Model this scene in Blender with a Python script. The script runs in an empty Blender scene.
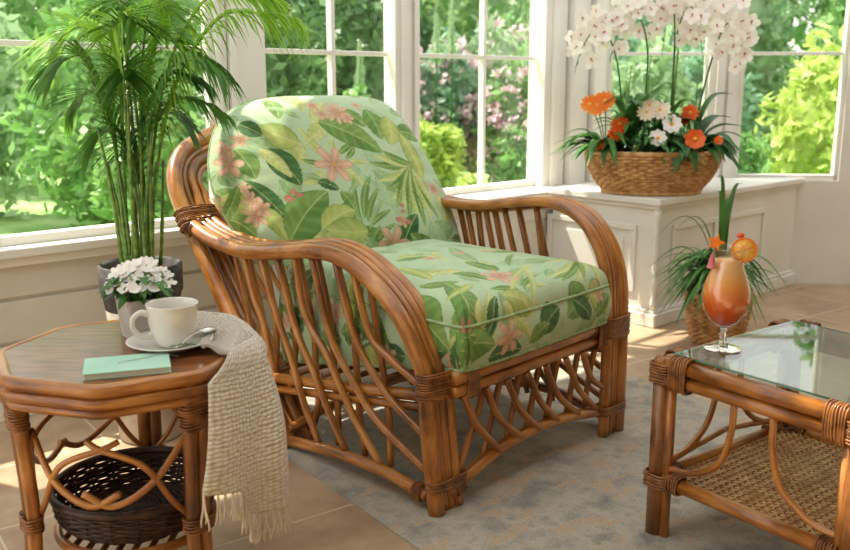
import bpy, math, random
import numpy as np
from mathutils import Vector, Matrix
random.seed(7); RNG=np.random.RandomState(5)
PI=math.pi
COL=bpy.context.scene.collection
H=1.25
# ------------------------------------------------------------------ materials
def s2l(c): return tuple(((x/255.)/12.92 if x/255.<=.04045 else ((x/255.+.055)/1.055)**2.4) for x in c)
def newmat(name):
    m=bpy.data.materials.new(name); m.use_nodes=True
    nt=m.node_tree; b=nt.nodes['Principled BSDF']; return m,nt,b
def N(nt,t,**k):
    n=nt.nodes.new(t)
    for a,v in k.items():
        if a in n.inputs: n.inputs[a].default_value=v
        else: setattr(n,a,v)
    return n
def ramp(nt,fac,stops):
    r=nt.nodes.new('ShaderNodeValToRGB'); e=r.color_ramp.elements
    while len(e)<len(stops): e.new(.5)
    for i,(p,c) in enumerate(stops): e[i].position=p; e[i].color=(*s2l(c),1)
    nt.links.new(fac,r.inputs[0]); return r.outputs[0]
def coords(nt,scale=(1,1,1),kind='Object'):
    tc=N(nt,'ShaderNodeTexCoord'); mp=N(nt,'ShaderNodeMapping'); mp.inputs['Scale'].default_value=scale
    nt.links.new(tc.outputs[kind],mp.inputs[0]); return mp.outputs[0]
def noise(nt,vec,scale,detail=3,rough=.5):
    n=N(nt,'ShaderNodeTexNoise'); n.inputs['Scale'].default_value=scale; n.inputs['Detail'].default_value=detail
    n.inputs['Roughness'].default_value=rough
    nt.links.new(vec,n.inputs['Vector']); return n.outputs['Fac']
def bump(nt,b,h,strength=.3,dist=.01):
    n=N(nt,'ShaderNodeBump'); n.inputs['Strength'].default_value=strength; n.inputs['Distance'].default_value=dist
    nt.links.new(h,n.inputs['Height']); nt.links.new(n.outputs[0],b.inputs['Normal'])
def setb(b,rough=.5,spec=.5,coat=0,coatr=.1,trans=0,metal=0,sheen=0):
    b.inputs['Roughness'].default_value=rough; b.inputs['Specular IOR Level'].default_value=spec
    b.inputs['Coat Weight'].default_value=coat; b.inputs['Coat Roughness'].default_value=coatr
    b.inputs['Transmission Weight'].default_value=trans; b.inputs['Metallic'].default_value=metal
    b.inputs['Sheen Weight'].default_value=sheen
def m_noise(name,c1,c2,scale=8,rough=.5,spec=.5,coat=0,bs=0,bscale=60,vec=(1,1,1),bd=.004,p=(.35,.65),sheen=0,c3=None):
    m,nt,b=newmat(name); v=coords(nt,vec)
    st=[(p[0],c1),(p[1],c2)]
    if c3: st.append((.85,c3))
    nt.links.new(ramp(nt,noise(nt,v,scale,4),st),b.inputs['Base Color'])
    setb(b,rough,spec,coat,sheen=sheen)
    if bs: bump(nt,b,noise(nt,v,bscale,3),bs,bd)
    return m
def m_leaf(name,c1,c2,tr=.35,scale=9,rough=.42):
    m,nt,b=newmat(name); v=coords(nt)
    c=ramp(nt,noise(nt,v,scale,3),[(.3,c1),(.7,c2)])
    nt.links.new(c,b.inputs['Base Color']); setb(b,rough,.4)
    t=N(nt,'ShaderNodeBsdfTranslucent'); mx=N(nt,'ShaderNodeMixShader'); mx.inputs[0].default_value=tr
    nt.links.new(c,t.inputs[0]); nt.links.new(b.outputs[0],mx.inputs[1]); nt.links.new(t.outputs[0],mx.inputs[2])
    nt.links.new(mx.outputs[0],nt.nodes['Material Output'].inputs[0]); return m
def m_rattan(name,dark,mid,light,rough=.32):
    m,nt,b=newmat(name)
    # 'along' attribute: x runs along the cane, y around it -> long grain streaks
    at=N(nt,'ShaderNodeUVMap'); at.uv_map='UVMap'
    mp=N(nt,'ShaderNodeMapping'); mp.inputs['Scale'].default_value=(5,34,1); nt.links.new(at.outputs[0],mp.inputs[0])
    g=noise(nt,mp.outputs[0],1.6,5,.6)
    v=coords(nt); g2=noise(nt,v,5,3)
    ad=N(nt,'ShaderNodeMath',operation='MULTIPLY_ADD'); ad.inputs[1].default_value=.6
    nt.links.new(g,ad.inputs[0])
    h=N(nt,'ShaderNodeMath',operation='MULTIPLY'); h.inputs[1].default_value=.45; nt.links.new(g2,h.inputs[0]); nt.links.new(h.outputs[0],ad.inputs[2])
    nt.links.new(ramp(nt,ad.outputs[0],[(.38,dark),(.52,mid),(.68,light)]),b.inputs['Base Color'])
    setb(b,rough,.5,.35,.18)
    bump(nt,b,g,.12,.002); return m
def m_thin_glass(name,tint=(.93,.97,.95),gl=.06):
    m,nt,b=newmat(name); nt.nodes.remove(b)
    t=N(nt,'ShaderNodeBsdfTransparent'); t.inputs[0].default_value=(*tint,1)
    g=N(nt,'ShaderNodeBsdfGlossy'); g.inputs['Roughness'].default_value=.02
    lw=N(nt,'ShaderNodeLayerWeight'); pw=N(nt,'ShaderNodeMath',operation='POWER'); pw.inputs[1].default_value=4.0
    nt.links.new(lw.outputs['Facing'],pw.inputs[0])
    ml=N(nt,'ShaderNodeMath',operation='MULTIPLY_ADD'); ml.inputs[1].default_value=.6; ml.inputs[2].default_value=gl; ml.use_clamp=True; nt.links.new(pw.outputs[0],ml.inputs[0])
    mx=N(nt,'ShaderNodeMixShader'); nt.links.new(ml.outputs[0],mx.inputs[0]); nt.links.new(t.outputs[0],mx.inputs[1]); nt.links.new(g.outputs[0],mx.inputs[2])
    nt.links.new(mx.outputs[0],nt.nodes['Material Output'].inputs[0]); return m

M={}
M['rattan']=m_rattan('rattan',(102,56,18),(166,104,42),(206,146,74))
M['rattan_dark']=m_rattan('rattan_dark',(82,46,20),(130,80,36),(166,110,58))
M['bind']=m_noise('binding cane',(106,62,28),(162,106,54),30,.45,coat=.15,bs=.2,bscale=200)
M['tabletop']=m_noise('veneer',(96,52,24),(146,86,44),5,.3,coat=.4,vec=(2,12,1),bs=.05)
M['wicker']=m_noise('wicker',(172,122,70),(218,172,116),22,.6,bs=.3,bscale=120,c3=(232,196,146))
M['dwicker']=m_noise('dark wicker',(38,24,16),(78,52,34),30,.5,bs=.3,bscale=120)
M['white']=m_noise('white paint',(222,219,208),(231,229,220),3,.45,bs=.03,bscale=25)
M['plank']=m_noise('pale panel paint',(200,194,180),(212,206,194),3,.5,bs=.04,bscale=25)
M['ceramic']=m_noise('glazed ceramic',(222,219,210),(230,228,220),4,.16,coat=.5)
M['pot']=m_noise('pale concrete pot',(178,172,162),(204,198,188),14,.8,bs=.2)
M['planter']=m_noise('pale planter',(160,148,132),(190,180,164),12,.7,bs=.2)
M['slate']=m_noise('charcoal stone pot',(52,48,46),(86,82,80),25,.8,bs=.6,bscale=50,bd=.01)
M['soil']=m_noise('soil',(46,32,22),(78,56,40),40,.95,bs=.8,bscale=60,bd=.01)
M['steel']=m_noise('polished steel',(200,200,198),(220,220,220),4,.18); M['steel'].node_tree.nodes['Principled BSDF'].inputs['Metallic'].default_value=1
M['glass']=m_thin_glass('window glass',(.985,.99,.985),.02)
M['tglass']=m_thin_glass('table glass',(.80,.90,.86),.10)
M['gedge']=m_noise('green glass edge',(90,160,130),(120,185,155),4,.1)
M['cup_glass']=m_thin_glass('drinking glass',(.96,.97,.97),.12)
M['leafp1']=m_leaf('palm bright',(120,170,40),(165,205,70),.45)
M['leafp2']=m_leaf('palm mid',(60,116,36),(106,156,56),.4)
M['leafp3']=m_leaf('palm deep',(52,104,40),(92,146,60),.35)
M['stemp']=m_noise('palm cane',(74,110,40),(128,160,70),14,.4,vec=(1,1,3))
M['leafd']=m_leaf('deep leaf',(34,78,32),(72,122,54),.2)
M['leafm']=m_leaf('mid leaf',(52,100,42),(92,140,64),.3)
M['leafs']=m_leaf('spider leaf',(76,124,64),(140,178,104),.35)
M['g_dark']=m_leaf('evergreen',(74,116,72),(122,160,104),.3,2)
M['g_mid']=m_leaf('shrub green',(100,150,80),(158,194,122),.35,2)
M['g_soft']=m_leaf('soft green',(140,174,132),(186,210,166),.35,2)
M['g_yel']=m_leaf('lime green',(170,196,92),(212,226,140),.4,2)
M['g_blu']=m_leaf('blue green',(116,160,128),(170,204,172),.35,2)
M['petal_w']=m_leaf('white petal',(246,240,232),(255,252,246),.35)
M['petal_pink']=m_leaf('pink blossom',(226,186,200),(248,226,232),.35)
M['petal_o']=m_leaf('orange petal',(240,120,24),(252,160,50),.3)
M['petal_do']=m_leaf('deep orange petal',(226,84,16),(244,120,30),.3)
M['petal_c']=m_leaf('cream petal',(250,232,206),(255,246,230),.3)
M['lip']=m_noise('orchid lip',(170,40,50),(214,90,80),60,.5)
M['yel']=m_noise('yellow centre',(226,150,30),(244,190,60),60,.6)
M['kal_green']=m_leaf('bud green',(150,186,110),(196,220,160),.3)
M['lawn']=m_noise('lawn',(120,160,84),(176,204,130),2.5,.9,bs=.5,bscale=30)
M['bark']=m_noise('bark',(70,54,40),(104,84,64),8,.9)
M['mint']=m_noise('mint cover',(160,204,180),(176,214,192),6,.55)
M['paper']=m_noise('page edges',(196,198,188),(222,222,212),90,.8,vec=(1,1,12))
M['orange']=m_noise('orange flesh',(250,160,30),(255,196,66),40,.35)
M['rind']=m_noise('orange rind',(236,110,16),(246,136,30),60,.4)
M['red']=m_noise('red bead',(214,70,34),(232,92,44),20,.3)
M['pinkpaper']=m_leaf('pink paper',(226,110,130),(244,160,160),.3)
def m_solid_glass():
    m,nt,b=newmat('clear cast glass'); setb(b,.02,.5,trans=1); b.inputs['IOR'].default_value=1.45; b.inputs['Base Color'].default_value=(.97,.98,.98,1); return m
M['cast_glass']=m_solid_glass()
M['stick']=m_noise('wood pick',(196,150,96),(214,172,120),30,.6)

def mat_fabric():
    m,nt,b=newmat('tropical print cotton')
    a=N(nt,'ShaderNodeAttribute'); a.attribute_name='print'
    v=coords(nt); n=noise(nt,v,300,2)
    hs=N(nt,'ShaderNodeMixRGB',blend_type='MULTIPLY'); hs.inputs[0].default_value=.25
    nt.links.new(a.outputs['Color'],hs.inputs[1]); nt.links.new(ramp(nt,noise(nt,v,90,3),[(.3,(215,215,205)),(.7,(255,255,255))]),hs.inputs[2])
    nt.links.new(hs.outputs[0],b.inputs['Base Color']); setb(b,.75,.2,sheen=.15)
    w=N(nt,'ShaderNodeMath',operation='MULTIPLY_ADD'); w.inputs[1].default_value=.15
    nt.links.new(n,w.inputs[0]); nt.links.new(noise(nt,v,11,3),w.inputs[2])
    bump(nt,b,w.outputs[0],.35,.012); return m
M['fabric']=mat_fabric()
def mat_piping():
    return m_noise('piping',(124,152,104),(170,192,144),30,.8)
M['piping']=mat_piping()
def mat_knit():
    m,nt,b=newmat('cream open knit')
    uv=N(nt,'ShaderNodeUVMap'); uv.uv_map='UVMap'
    mp=N(nt,'ShaderNodeMapping'); mp.inputs['Scale'].default_value=(105,105,1); nt.links.new(uv.outputs[0],mp.inputs[0])
    vo=N(nt,'ShaderNodeTexVoronoi'); vo.inputs['Scale'].default_value=1; vo.inputs['Randomness'].default_value=.35; nt.links.new(mp.outputs[0],vo.inputs['Vector'])
    c=ramp(nt,vo.outputs['Distance'],[(.25,(248,240,224)),(.75,(210,192,164))])
    nt.links.new(c,b.inputs['Base Color']); setb(b,.9,.1,sheen=.4)
    inv=N(nt,'ShaderNodeMath',operation='SUBTRACT'); inv.inputs[0].default_value=1; nt.links.new(vo.outputs['Distance'],inv.inputs[1])
    bump(nt,b,inv.outputs[0],1.0,.008)
    t=N(nt,'ShaderNodeBsdfTranslucent'); nt.links.new(c,t.inputs[0]); mx=N(nt,'ShaderNodeMixShader'); mx.inputs[0].default_value=.25
    nt.links.new(b.outputs[0],mx.inputs[1]); nt.links.new(t.outputs[0],mx.inputs[2])
    nt.links.new(mx.outputs[0],nt.nodes['Material Output'].inputs[0]); return m
M['knit']=mat_knit()
M['fringe']=m_leaf('cream yarn',(232,220,196),(246,236,216),.25,40,.9)
def mat_floor():
    m,nt,b=newmat('stone tile')
    v=coords(nt)
    br=N(nt,'ShaderNodeTexBrick'); br.offset=0; br.inputs['Scale'].default_value=1; br.inputs['Brick Width'].default_value=.46; br.inputs['Row Height'].default_value=.46
    br.inputs['Mortar Size'].default_value=.004; br.inputs['Mortar Smooth'].default_value=.2; br.inputs['Bias'].default_value=0
    mp=N(nt,'ShaderNodeMapping'); mp.inputs['Location'].default_value=(.06,.115,0); nt.links.new(v,mp.inputs[0]); nt.links.new(mp.outputs[0],br.inputs['Vector'])
    c=ramp(nt,noise(nt,v,3.2,6,.65),[(.3,(150,122,96)),(.5,(178,150,120)),(.72,(200,176,146))])
    vr=N(nt,'ShaderNodeMixRGB',blend_type='MULTIPLY'); vr.inputs[0].default_value=.35
    nt.links.new(c,vr.inputs[1])
    br.inputs['Color1'].default_value=(.75,.72,.7,1); br.inputs['Color2'].default_value=(1,1,1,1); br.inputs['Mortar'].default_value=(1,1,1,1)
    nt.links.new(br.outputs['Color'],vr.inputs[2])
    mx=N(nt,'ShaderNodeMixRGB'); nt.links.new(br.outputs['Fac'],mx.inputs[0]); nt.links.new(vr.outputs[0],mx.inputs[1]); mx.inputs[2].default_value=(*s2l((206,190,164)),1)
    nt.links.new(mx.outputs[0],b.inputs['Base Color']); setb(b,.42,.4)
    bump(nt,b,noise(nt,v,14,5),.15,.006); return m
M['floor']=mat_floor()
def mat_rug():
    m,nt,b=newmat('woven rug')
    v=coords(nt)
    n1=noise(nt,v,6.5,6,.65)
    c1=ramp(nt,n1,[(.30,(132,130,122)),(.44,(168,164,152)),(.56,(196,186,166)),(.68,(148,145,136))])
    st=coords(nt,(1.6,4.2,1)); n2=noise(nt,st,3.6,4,.6)
    k=ramp(nt,n2,[(.56,(0,0,0)),(.60,(255,255,255))])
    mx=N(nt,'ShaderNodeMixRGB'); nt.links.new(k,mx.inputs[0]); nt.links.new(c1,mx.inputs[1])
    mx.inputs[2].default_value=(*s2l((196,172,140)),1)
    vo=N(nt,'ShaderNodeTexVoronoi'); vo.feature='DISTANCE_TO_EDGE'; vo.inputs['Scale'].default_value=6.5; nt.links.new(v,vo.inputs['Vector'])
    k2=ramp(nt,vo.outputs['Distance'],[(.0,(150,150,150)),(.035,(0,0,0))])
    m2=N(nt,'ShaderNodeMixRGB'); nt.links.new(k2,m2.inputs[0]); nt.links.new(mx.outputs[0],m2.inputs[1]); m2.inputs[2].default_value=(*s2l((200,190,168)),1)
    f=N(nt,'ShaderNodeMixRGB',blend_type='MULTIPLY'); f.inputs[0].default_value=.4
    fn=noise(nt,v,150,3,.7)
    nt.links.new(m2.outputs[0],f.inputs[1]); nt.links.new(ramp(nt,fn,[(.35,(150,150,150)),(.65,(255,255,255))]),f.inputs[2])
    nt.links.new(f.outputs[0],b.inputs['Base Color']); setb(b,.95,.1,sheen=.2)
    bump(nt,b,fn,.8,.006); return m
M['rug']=mat_rug()
def mat_drink():
    m,nt,b=newmat('orange cocktail')
    tc=N(nt,'ShaderNodeTexCoord'); sp=N(nt,'ShaderNodeSeparateXYZ'); nt.links.new(tc.outputs['Generated'],sp.inputs[0])
    nz=noise(nt,tc.outputs['Generated'],3,3)
    ad=N(nt,'ShaderNodeMath',operation='MULTIPLY_ADD'); ad.inputs[1].default_value=.3; nt.links.new(nz,ad.inputs[0]); nt.links.new(sp.outputs[2],ad.inputs[2])
    nt.links.new(ramp(nt,ad.outputs[0],[(.12,(196,44,12)),(.42,(232,98,22)),(.75,(250,156,60)),(1,(252,196,130))]),b.inputs['Base Color'])
    setb(b,.2,.5); b.inputs['Subsurface Weight'].default_value=.15; b.inputs['Subsurface Radius'].default_value=(.02,.008,.003)
    return m
M['drink']=mat_drink()

# ------------------------------------------------------------------ mesh helpers
class MB:
    def __init__(s): s.v=[]; s.f=[]; s.uv=[]; s.n=0
    def add(s,v,f,uv=None):
        v=np.asarray(v,float).reshape(-1,3); o=s.n; s.v.append(v); s.n+=len(v)
        s.f.extend([tuple(i+o for i in q) for q in f])
        s.uv.append(np.zeros((len(v),2)) if uv is None else np.asarray(uv,float)); return s
    def box(s,c,size,rot=0,R=None):
        hx,hy,hz=[x/2 for x in size]
        v=np.array([(x,y,z) for x in(-hx,hx) for y in(-hy,hy) for z in(-hz,hz)])
        if R is not None: v=v@np.array(R).T
        elif rot:
            a,b=math.cos(rot),math.sin(rot); v=np.stack([v[:,0]*a-v[:,1]*b,v[:,0]*b+v[:,1]*a,v[:,2]],1)
        return s.add(v+np.array(c),[(0,1,3,2),(4,6,7,5),(0,4,5,1),(2,3,7,6),(0,2,6,4),(1,5,7,3)])
    def tube(s,pts,r,seg=10,closed=False,cap=True,flat=1.0,sm=0):
        P=smooth(pts,sm,closed) if sm else np.array(pts,float)
        n=len(P)
        if np.isscalar(r): rr=np.full(n,float(r))
        else: rr=np.interp(np.linspace(0,1,n),np.linspace(0,1,len(r)),r)
        if closed: T=np.roll(P,-1,0)-np.roll(P,1,0)
        else: T=np.gradient(P,axis=0)
        T/=np.linalg.norm(T,axis=1)[:,None]+1e-12
        u=np.cross(T[0],[0,0,1.]);
        if np.linalg.norm(u)<.1: u=np.cross(T[0],[1.,0,0])
        u/=np.linalg.norm(u); U=[u]
        for i in range(1,n):
            u=U[-1]-T[i]*np.dot(U[-1],T[i]); u/=np.linalg.norm(u)+1e-12; U.append(u)
        U=np.array(U); V=np.cross(T,U)
        a=np.linspace(0,2*PI,seg,endpoint=False)
        ring=P[:,None,:]+rr[:,None,None]*(np.cos(a)[None,:,None]*U[:,None,:]+flat*np.sin(a)[None,:,None]*V[:,None,:])
        L=np.concatenate([[0],np.cumsum(np.linalg.norm(np.diff(P,axis=0),axis=1))])
        off=random.random()*20
        uv=np.stack([np.repeat(L+off,seg),np.tile(np.abs(a/PI-1)*.06,n)],1)
        f=[]
        m=n if closed else n-1
        for i in range(m):
            j=(i+1)%n
            for k in range(seg):
                l=(k+1)%seg; f.append((i*seg+k,i*seg+l,j*seg+l,j*seg+k))
        if cap and not closed:
            f.append(tuple(range(seg))[::-1]); f.append(tuple((n-1)*seg+k for k in range(seg)))
        return s.add(ring.reshape(-1,3),f,uv)
    def lathe(s,prof,c=(0,0,0),seg=40,rx=1,ry=1,closed=False):
        pr=np.array(prof,float); a=np.linspace(0,2*PI,seg,endpoint=False)
        v=np.stack([pr[:,None,0]*np.cos(a)*rx,pr[:,None,0]*np.sin(a)*ry,np.repeat(pr[:,1][:,None],seg,1)],2)+np.array(c)
        n=len(pr); f=[]
        for i in range(n if closed else n-1):
            j=(i+1)%n
            for k in range(seg):
                l=(k+1)%seg; f.append((i*seg+k,i*seg+l,j*seg+l,j*seg+k))
        return s.add(v.reshape(-1,3),f)
    def ribbon(s,pts,w,up=(0,0,1),fold=.25,sm=0,prof=None):
        """leaf blade: pts centre line, w max half width, V fold"""
        P=smooth(pts,sm) if sm else np.array(pts,float); n=len(P)
        t=np.linspace(0,1,n)
        pw=(np.sin(PI*np.clip(t,0,1)**.75)**.8 if prof is None else np.interp(t,np.linspace(0,1,len(prof)),prof))*w
        T=np.gradient(P,axis=0); T/=np.linalg.norm(T,axis=1)[:,None]+1e-12
        S=np.cross(T,np.array(up,float)); l=np.linalg.norm(S,axis=1)[:,None]; S=S/np.where(l<1e-6,1,l)
        Nn=np.cross(S,T)
        A=P+S*pw[:,None]+Nn*(pw*fold)[:,None]; B=P-S*pw[:,None]+Nn*(pw*fold)[:,None]
        v=np.concatenate([A,P,B]); f=[]
        for i in range(n-1): f+= [(i,i+1,n+i+1,n+i),(n+i,n+i+1,2*n+i+1,2*n+i)]
        return s.add(v,f)
    def build(s,name,mat,parent=None,smooth_=True,thick=0,bev=0,loc=None):
        V=np.concatenate(s.v) if s.v else np.zeros((0,3))
        me=bpy.data.meshes.new(name); me.from_pydata(V.tolist(),[],s.f); me.update()
        UV=np.concatenate(s.uv); uvl=me.uv_layers.new(name='UVMap')
        li=np.zeros(len(me.loops),int); me.loops.foreach_get('vertex_index',li)
        uvl.data.foreach_set('uv',UV[li].ravel())
        if smooth_: me.polygons.foreach_set('use_smooth',[True]*len(me.polygons))
        me.materials.append(mat)
        o=bpy.data.objects.new(name,me); COL.objects.link(o)
        if parent: o.parent=parent
        if loc is not None: o.location=loc
        if bev:
            b=o.modifiers.new('b','BEVEL'); b.width=bev; b.segments=2; b.limit_method='ANGLE'
        if thick:
            t=o.modifiers.new('t','SOLIDIFY'); t.thickness=thick; t.offset=0
        return o
def smooth(pts,k=6,closed=False):
    P=np.array(pts,float); n=len(P); out=[]
    if closed: Q=np.concatenate([P[-1:],P,P[:2]]); m=n
    else: Q=np.concatenate([2*P[:1]-P[1:2],P,2*P[-1:]-P[-2:-1]]); m=n-1
    for i in range(m):
        p0,p1,p2,p3=Q[i],Q[i+1],Q[i+2],Q[i+3]
        for j in range(k):
            t=j/k; out.append(.5*((2*p1)+(-p0+p2)*t+(2*p0-5*p1+4*p2-p3)*t*t+(-p0+3*p1-3*p2+p3)*t**3))
    if not closed: out.append(P[-1])
    return np.array(out)
def tag(o,label=None,cat=None,group=None,kind=None):
    if label: o['label']=label
    if cat: o['category']=cat
    if group: o['group']=group
    if kind: o['kind']=kind
    return o
def empty(name,loc=(0,0,0),rz=0,label=None,cat=None,group=None,kind=None):
    o=bpy.data.objects.new(name,None); COL.objects.link(o); o.location=loc; o.rotation_euler=(0,0,rz); o.empty_display_size=.05
    return tag(o,label,cat,group,kind)
def copy_tree(o,parent=None):
    c=o.copy(); COL.objects.link(c); c.parent=parent
    for ch in list(o.children): copy_tree(ch,c)
    return c

# ------------------------------------------------------------------ frames of reference
# armchair: origin at its front left foot, u along its front, v towards its back
CH0=np.array([.0386,2.469,.006]); CA=math.radians(45.84)
# window wall: origin on the sill line, s along the wall, n outwards
WA=np.array([-1.136,3.68]); WD=np.array([.7327,.6805]); WN=np.array([-.6805,.7327]); WANG=math.atan2(.6805,.7327)
def wp(s,n,z=0): return np.array([*(WA+WD*s+WN*n),z])
def wbox(mb,s0,s1,n0,n1,z0,z1):
    mb.box(wp((s0+s1)/2,(n0+n1)/2,(z0+z1)/2),(s1-s0,n1-n0,z1-z0),WANG); return mb
ZT=2.55; SILL=.66
# ------------------------------------------------------------------ floor, rug, lawn
R54=math.radians(36)
fl=MB().box((0,0,-.03),(7.4,7.4,.06)); f=fl.build('floor',M['floor'],smooth_=False)
f.rotation_euler=(0,0,R54); f.location=(.35,2.35,0)
# trim the floor to the room: a polygon instead of the raw square
def poly_prism(name,poly,z0,z1,mat,rot=0):
    n=len(poly); a,b=math.cos(-rot),math.sin(-rot)
    q=[(x*a-y*b,x*b+y*a) for x,y in poly]
    v=[(x,y,z0) for x,y in q]+[(x,y,z1) for x,y in q]
    fs=[tuple(range(n))[::-1],tuple(range(n,2*n))]+[(i,(i+1)%n,n+(i+1)%n,n+i) for i in range(n)]
    o=MB().add(v,fs).build(name,mat,smooth_=False); o.rotation_euler=(0,0,rot); return o
bpy.data.objects.remove(f)
wl=wp(-2.6,.1); wr=wp(3.05,.1)
BD=np.array([math.cos(math.radians(-4)),math.sin(math.radians(-4))]); BA=math.atan2(BD[1],BD[0]); BN=np.array([-BD[1],BD[0]])
WB=wp(3.05,0)[:2]
def bp(s,n,z=0): return np.array([*(WB+BD*s+BN*n),z])
def bbox(mb,s0,s1,n0,n1,z0,z1):
    mb.box(bp((s0+s1)/2,(n0+n1)/2,(z0+z1)/2),(s1-s0,n1-n0,z1-z0),BA); return mb
far=bp(3.4,.1)
floor=poly_prism('floor',[(wl[0],wl[1]),(-2.9,-.6),(4.6,-.6),(far[0],far[1]),(wr[0],wr[1])],-.06,0,M['floor'],R54)
tag(floor,kind='structure')
e=np.array([math.cos(-R54-math.radians(18)),math.sin(-R54-math.radians(18))]) # direction -54
n_=np.array([math.cos(R54),math.sin(R54)])
rp=lambda a,b:tuple(e*a+n_*b)
B0=1.315
rugpoly=[rp(-3.35,B0),rp(-1.2,B0),rp(-1.2,B0+1.62),rp(-3.35,B0+1.62)]
rug=poly_prism('rug',[rugpoly[1],rugpoly[2],rugpoly[3],rugpoly[0]],.0,.006,M['rug'],R54)
tag(rug,'grey and beige patterned woven rug under the rattan armchair','rug')
lawn=MB().box((0,16,-.35),(60,40,.3)).build('lawn',M['lawn'],smooth_=False)
bpy.data.objects.remove(lawn)
lawn=poly_prism('lawn',[(wl[0]-.0,wl[1]+.15),(-14,3.5),(-25,40),(25,40),(14,5.0),(far[0],far[1]+.15),(wr[0],wr[1]+.15)],-.2,-.1,M['lawn'])
tag(lawn,kind='structure')

# ------------------------------------------------------------------ window wall (left and middle windows)
def trims(mb,fn,s,w,z0,z1,inward=.03,steps=3):
    """stepped casing"""
    for i in range(steps):
        a=i*w/steps
        fn(mb,s+a,s+a+w/steps*.82,-inward*(1+.6*i/steps),.02,z0,z1)
low=MB(); wbox(low,-2.6,3.05,.0,.12,0,SILL-.04); o=low.build('wall_back',M['plank'],smooth_=False); tag(o,kind='structure')
# flush horizontal boards under the sill
k=0
for z0,z1 in ((.13,.285),(.30,.455),(.47,.60)):
    bd=MB(); wbox(bd,-2.6,2.5,-.012,.0,z0,z1); o=bd.build('trim_%d'%(20+k),M['plank'],smooth_=False,bev=.003); tag(o,kind='structure'); k+=1
bb=MB(); wbox(bb,-2.6,3.0,-.022,-.0,0,.115); wbox(bb,-2.6,3.0,-.014,0,.115,.13)
tag(bb.build('baseboard_back',M['white'],smooth_=False,bev=.003),kind='structure')
# solid piers
def pier(name,s0,s1,z0=SILL-.04,z1=ZT,mat='white'):
    m=MB(); wbox(m,s0,s1,0,.12,z0,z1); return tag(m.build(name,M[mat],smooth_=False,bev=.003),kind='structure')
pier('wall_left',-2.6,-1.15); pier('wall_middle',.37,.58); pier('wall_right',2.50,3.05)
hd=MB(); wbox(hd,-2.6,3.05,0,.12,2.3,5.2); tag(hd.build('wall_upper_sunblock',M['white'],smooth_=False),kind='structure')  # out of view, raised far above the windows to block sun over the top
# sill board
sl=MB(); wbox(sl,-2.6,.56,-.06,.12,SILL-.035,SILL); wbox(sl,-2.6,.56,-.04,.0,SILL-.07,SILL-.035)
tag(sl.build('trim_1',M['white'],smooth_=False,bev=.005),kind='structure')
sl=MB(); wbox(sl,.56,3.05,-.22,.12,SILL-.035,SILL); wbox(sl,.56,3.0,-.19,.0,SILL-.075,SILL-.035)
tag(sl.build('trim_2',M['white'],smooth_=False,bev=.005),kind='structure')
sp=MB(); wbox(sp,.58,3.0,-.17,0,.0,SILL-.075)
for i in range(5):
    a=.66+i*.48; wbox(sp,a,a+.40,-.178,-.17,.16,.22); wbox(sp,a,a+.40,-.178,-.17,.50,.55); wbox(sp,a,a+.05,-.178,-.17,.22,.50); wbox(sp,a+.35,a+.40,-.178,-.17,.22,.50)
tag(sp.build('trim_3',M['white'],smooth_=False,bev=.003),kind='structure')
# casings
def casing(name,strips,fn=wbox):
    m=MB()
    for s0,s1,n0,z0,z1 in strips: fn(m,s0,s1,n0,.02,z0,z1)
    return tag(m.build(name,M['white'],smooth_=False,bev=.004),kind='structure')
casing('trim_4',[(.29,.32,-.02,SILL,2.4),(.32,.345,-.045,SILL,2.4),(.35,.38,-.03,SILL,2.4),(.385,.415,-.05,SILL,2.4)])
casing('trim_5',[(1.325,1.36,-.03,SILL,2.4),(1.36,1.40,-.05,SILL,2.4),(1.405,1.44,-.03,SILL,2.4),(1.445,1.475,-.045,SILL,2.4)])
casing('trim_6',[(2.46,2.52,-.04,SILL,2.4),(2.52,2.57,-.06,SILL,2.4),(2.58,2.66,-.035,SILL,2.4),(2.68,2.78,-.075,SILL,2.5),(2.80,2.86,-.05,SILL,2.5),(2.88,2.97,-.08,SILL,2.5),(2.985,3.04,-.05,SILL,2.5)])
def window(name,fn,s0,s1,z0,z1,mv,mh,w=.022):
    fm=MB()
    fn(fm,s0,s0+.024,.02,.08,z0,z1); fn(fm,s1-.024,s1,.02,.08,z0,z1); fn(fm,s0,s1,.02,.08,z0,z0+.035); fn(fm,s0,s1,.02,.08,z1-.04,z1)
    r=fm.build(name,M['white'],smooth_=False,bev=.003); tag(r,kind='structure')
    for s in mv:
        m=MB(); fn(m,s-w/2,s+w/2,.03,.07,z0+.035,z1-.04); m.build('muntin',M['white'],r,smooth_=False,bev=.003)
    for z in mh:
        m=MB(); fn(m,s0+.03,s1-.03,.032,.068,z-w/2,z+w/2); m.build('muntin',M['white'],r,smooth_=False,bev=.003)
    p=MB(); fn(p,s0+.02,s1-.02,.048,.052,z0+.03,z1-.03); p.build('pane',M['glass'],r,smooth_=False)
    return r
window('window_1',wbox,-1.15,.37,SILL,2.3,[-.62,-.03],[1.40,1.95])
window('window_2',wbox,.58,1.365,SILL,2.3,[.99],[1.40,1.95])
window('window_3',wbox,1.49,2.51,SILL,2.3,[2.03],[1.40,1.95])
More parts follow.
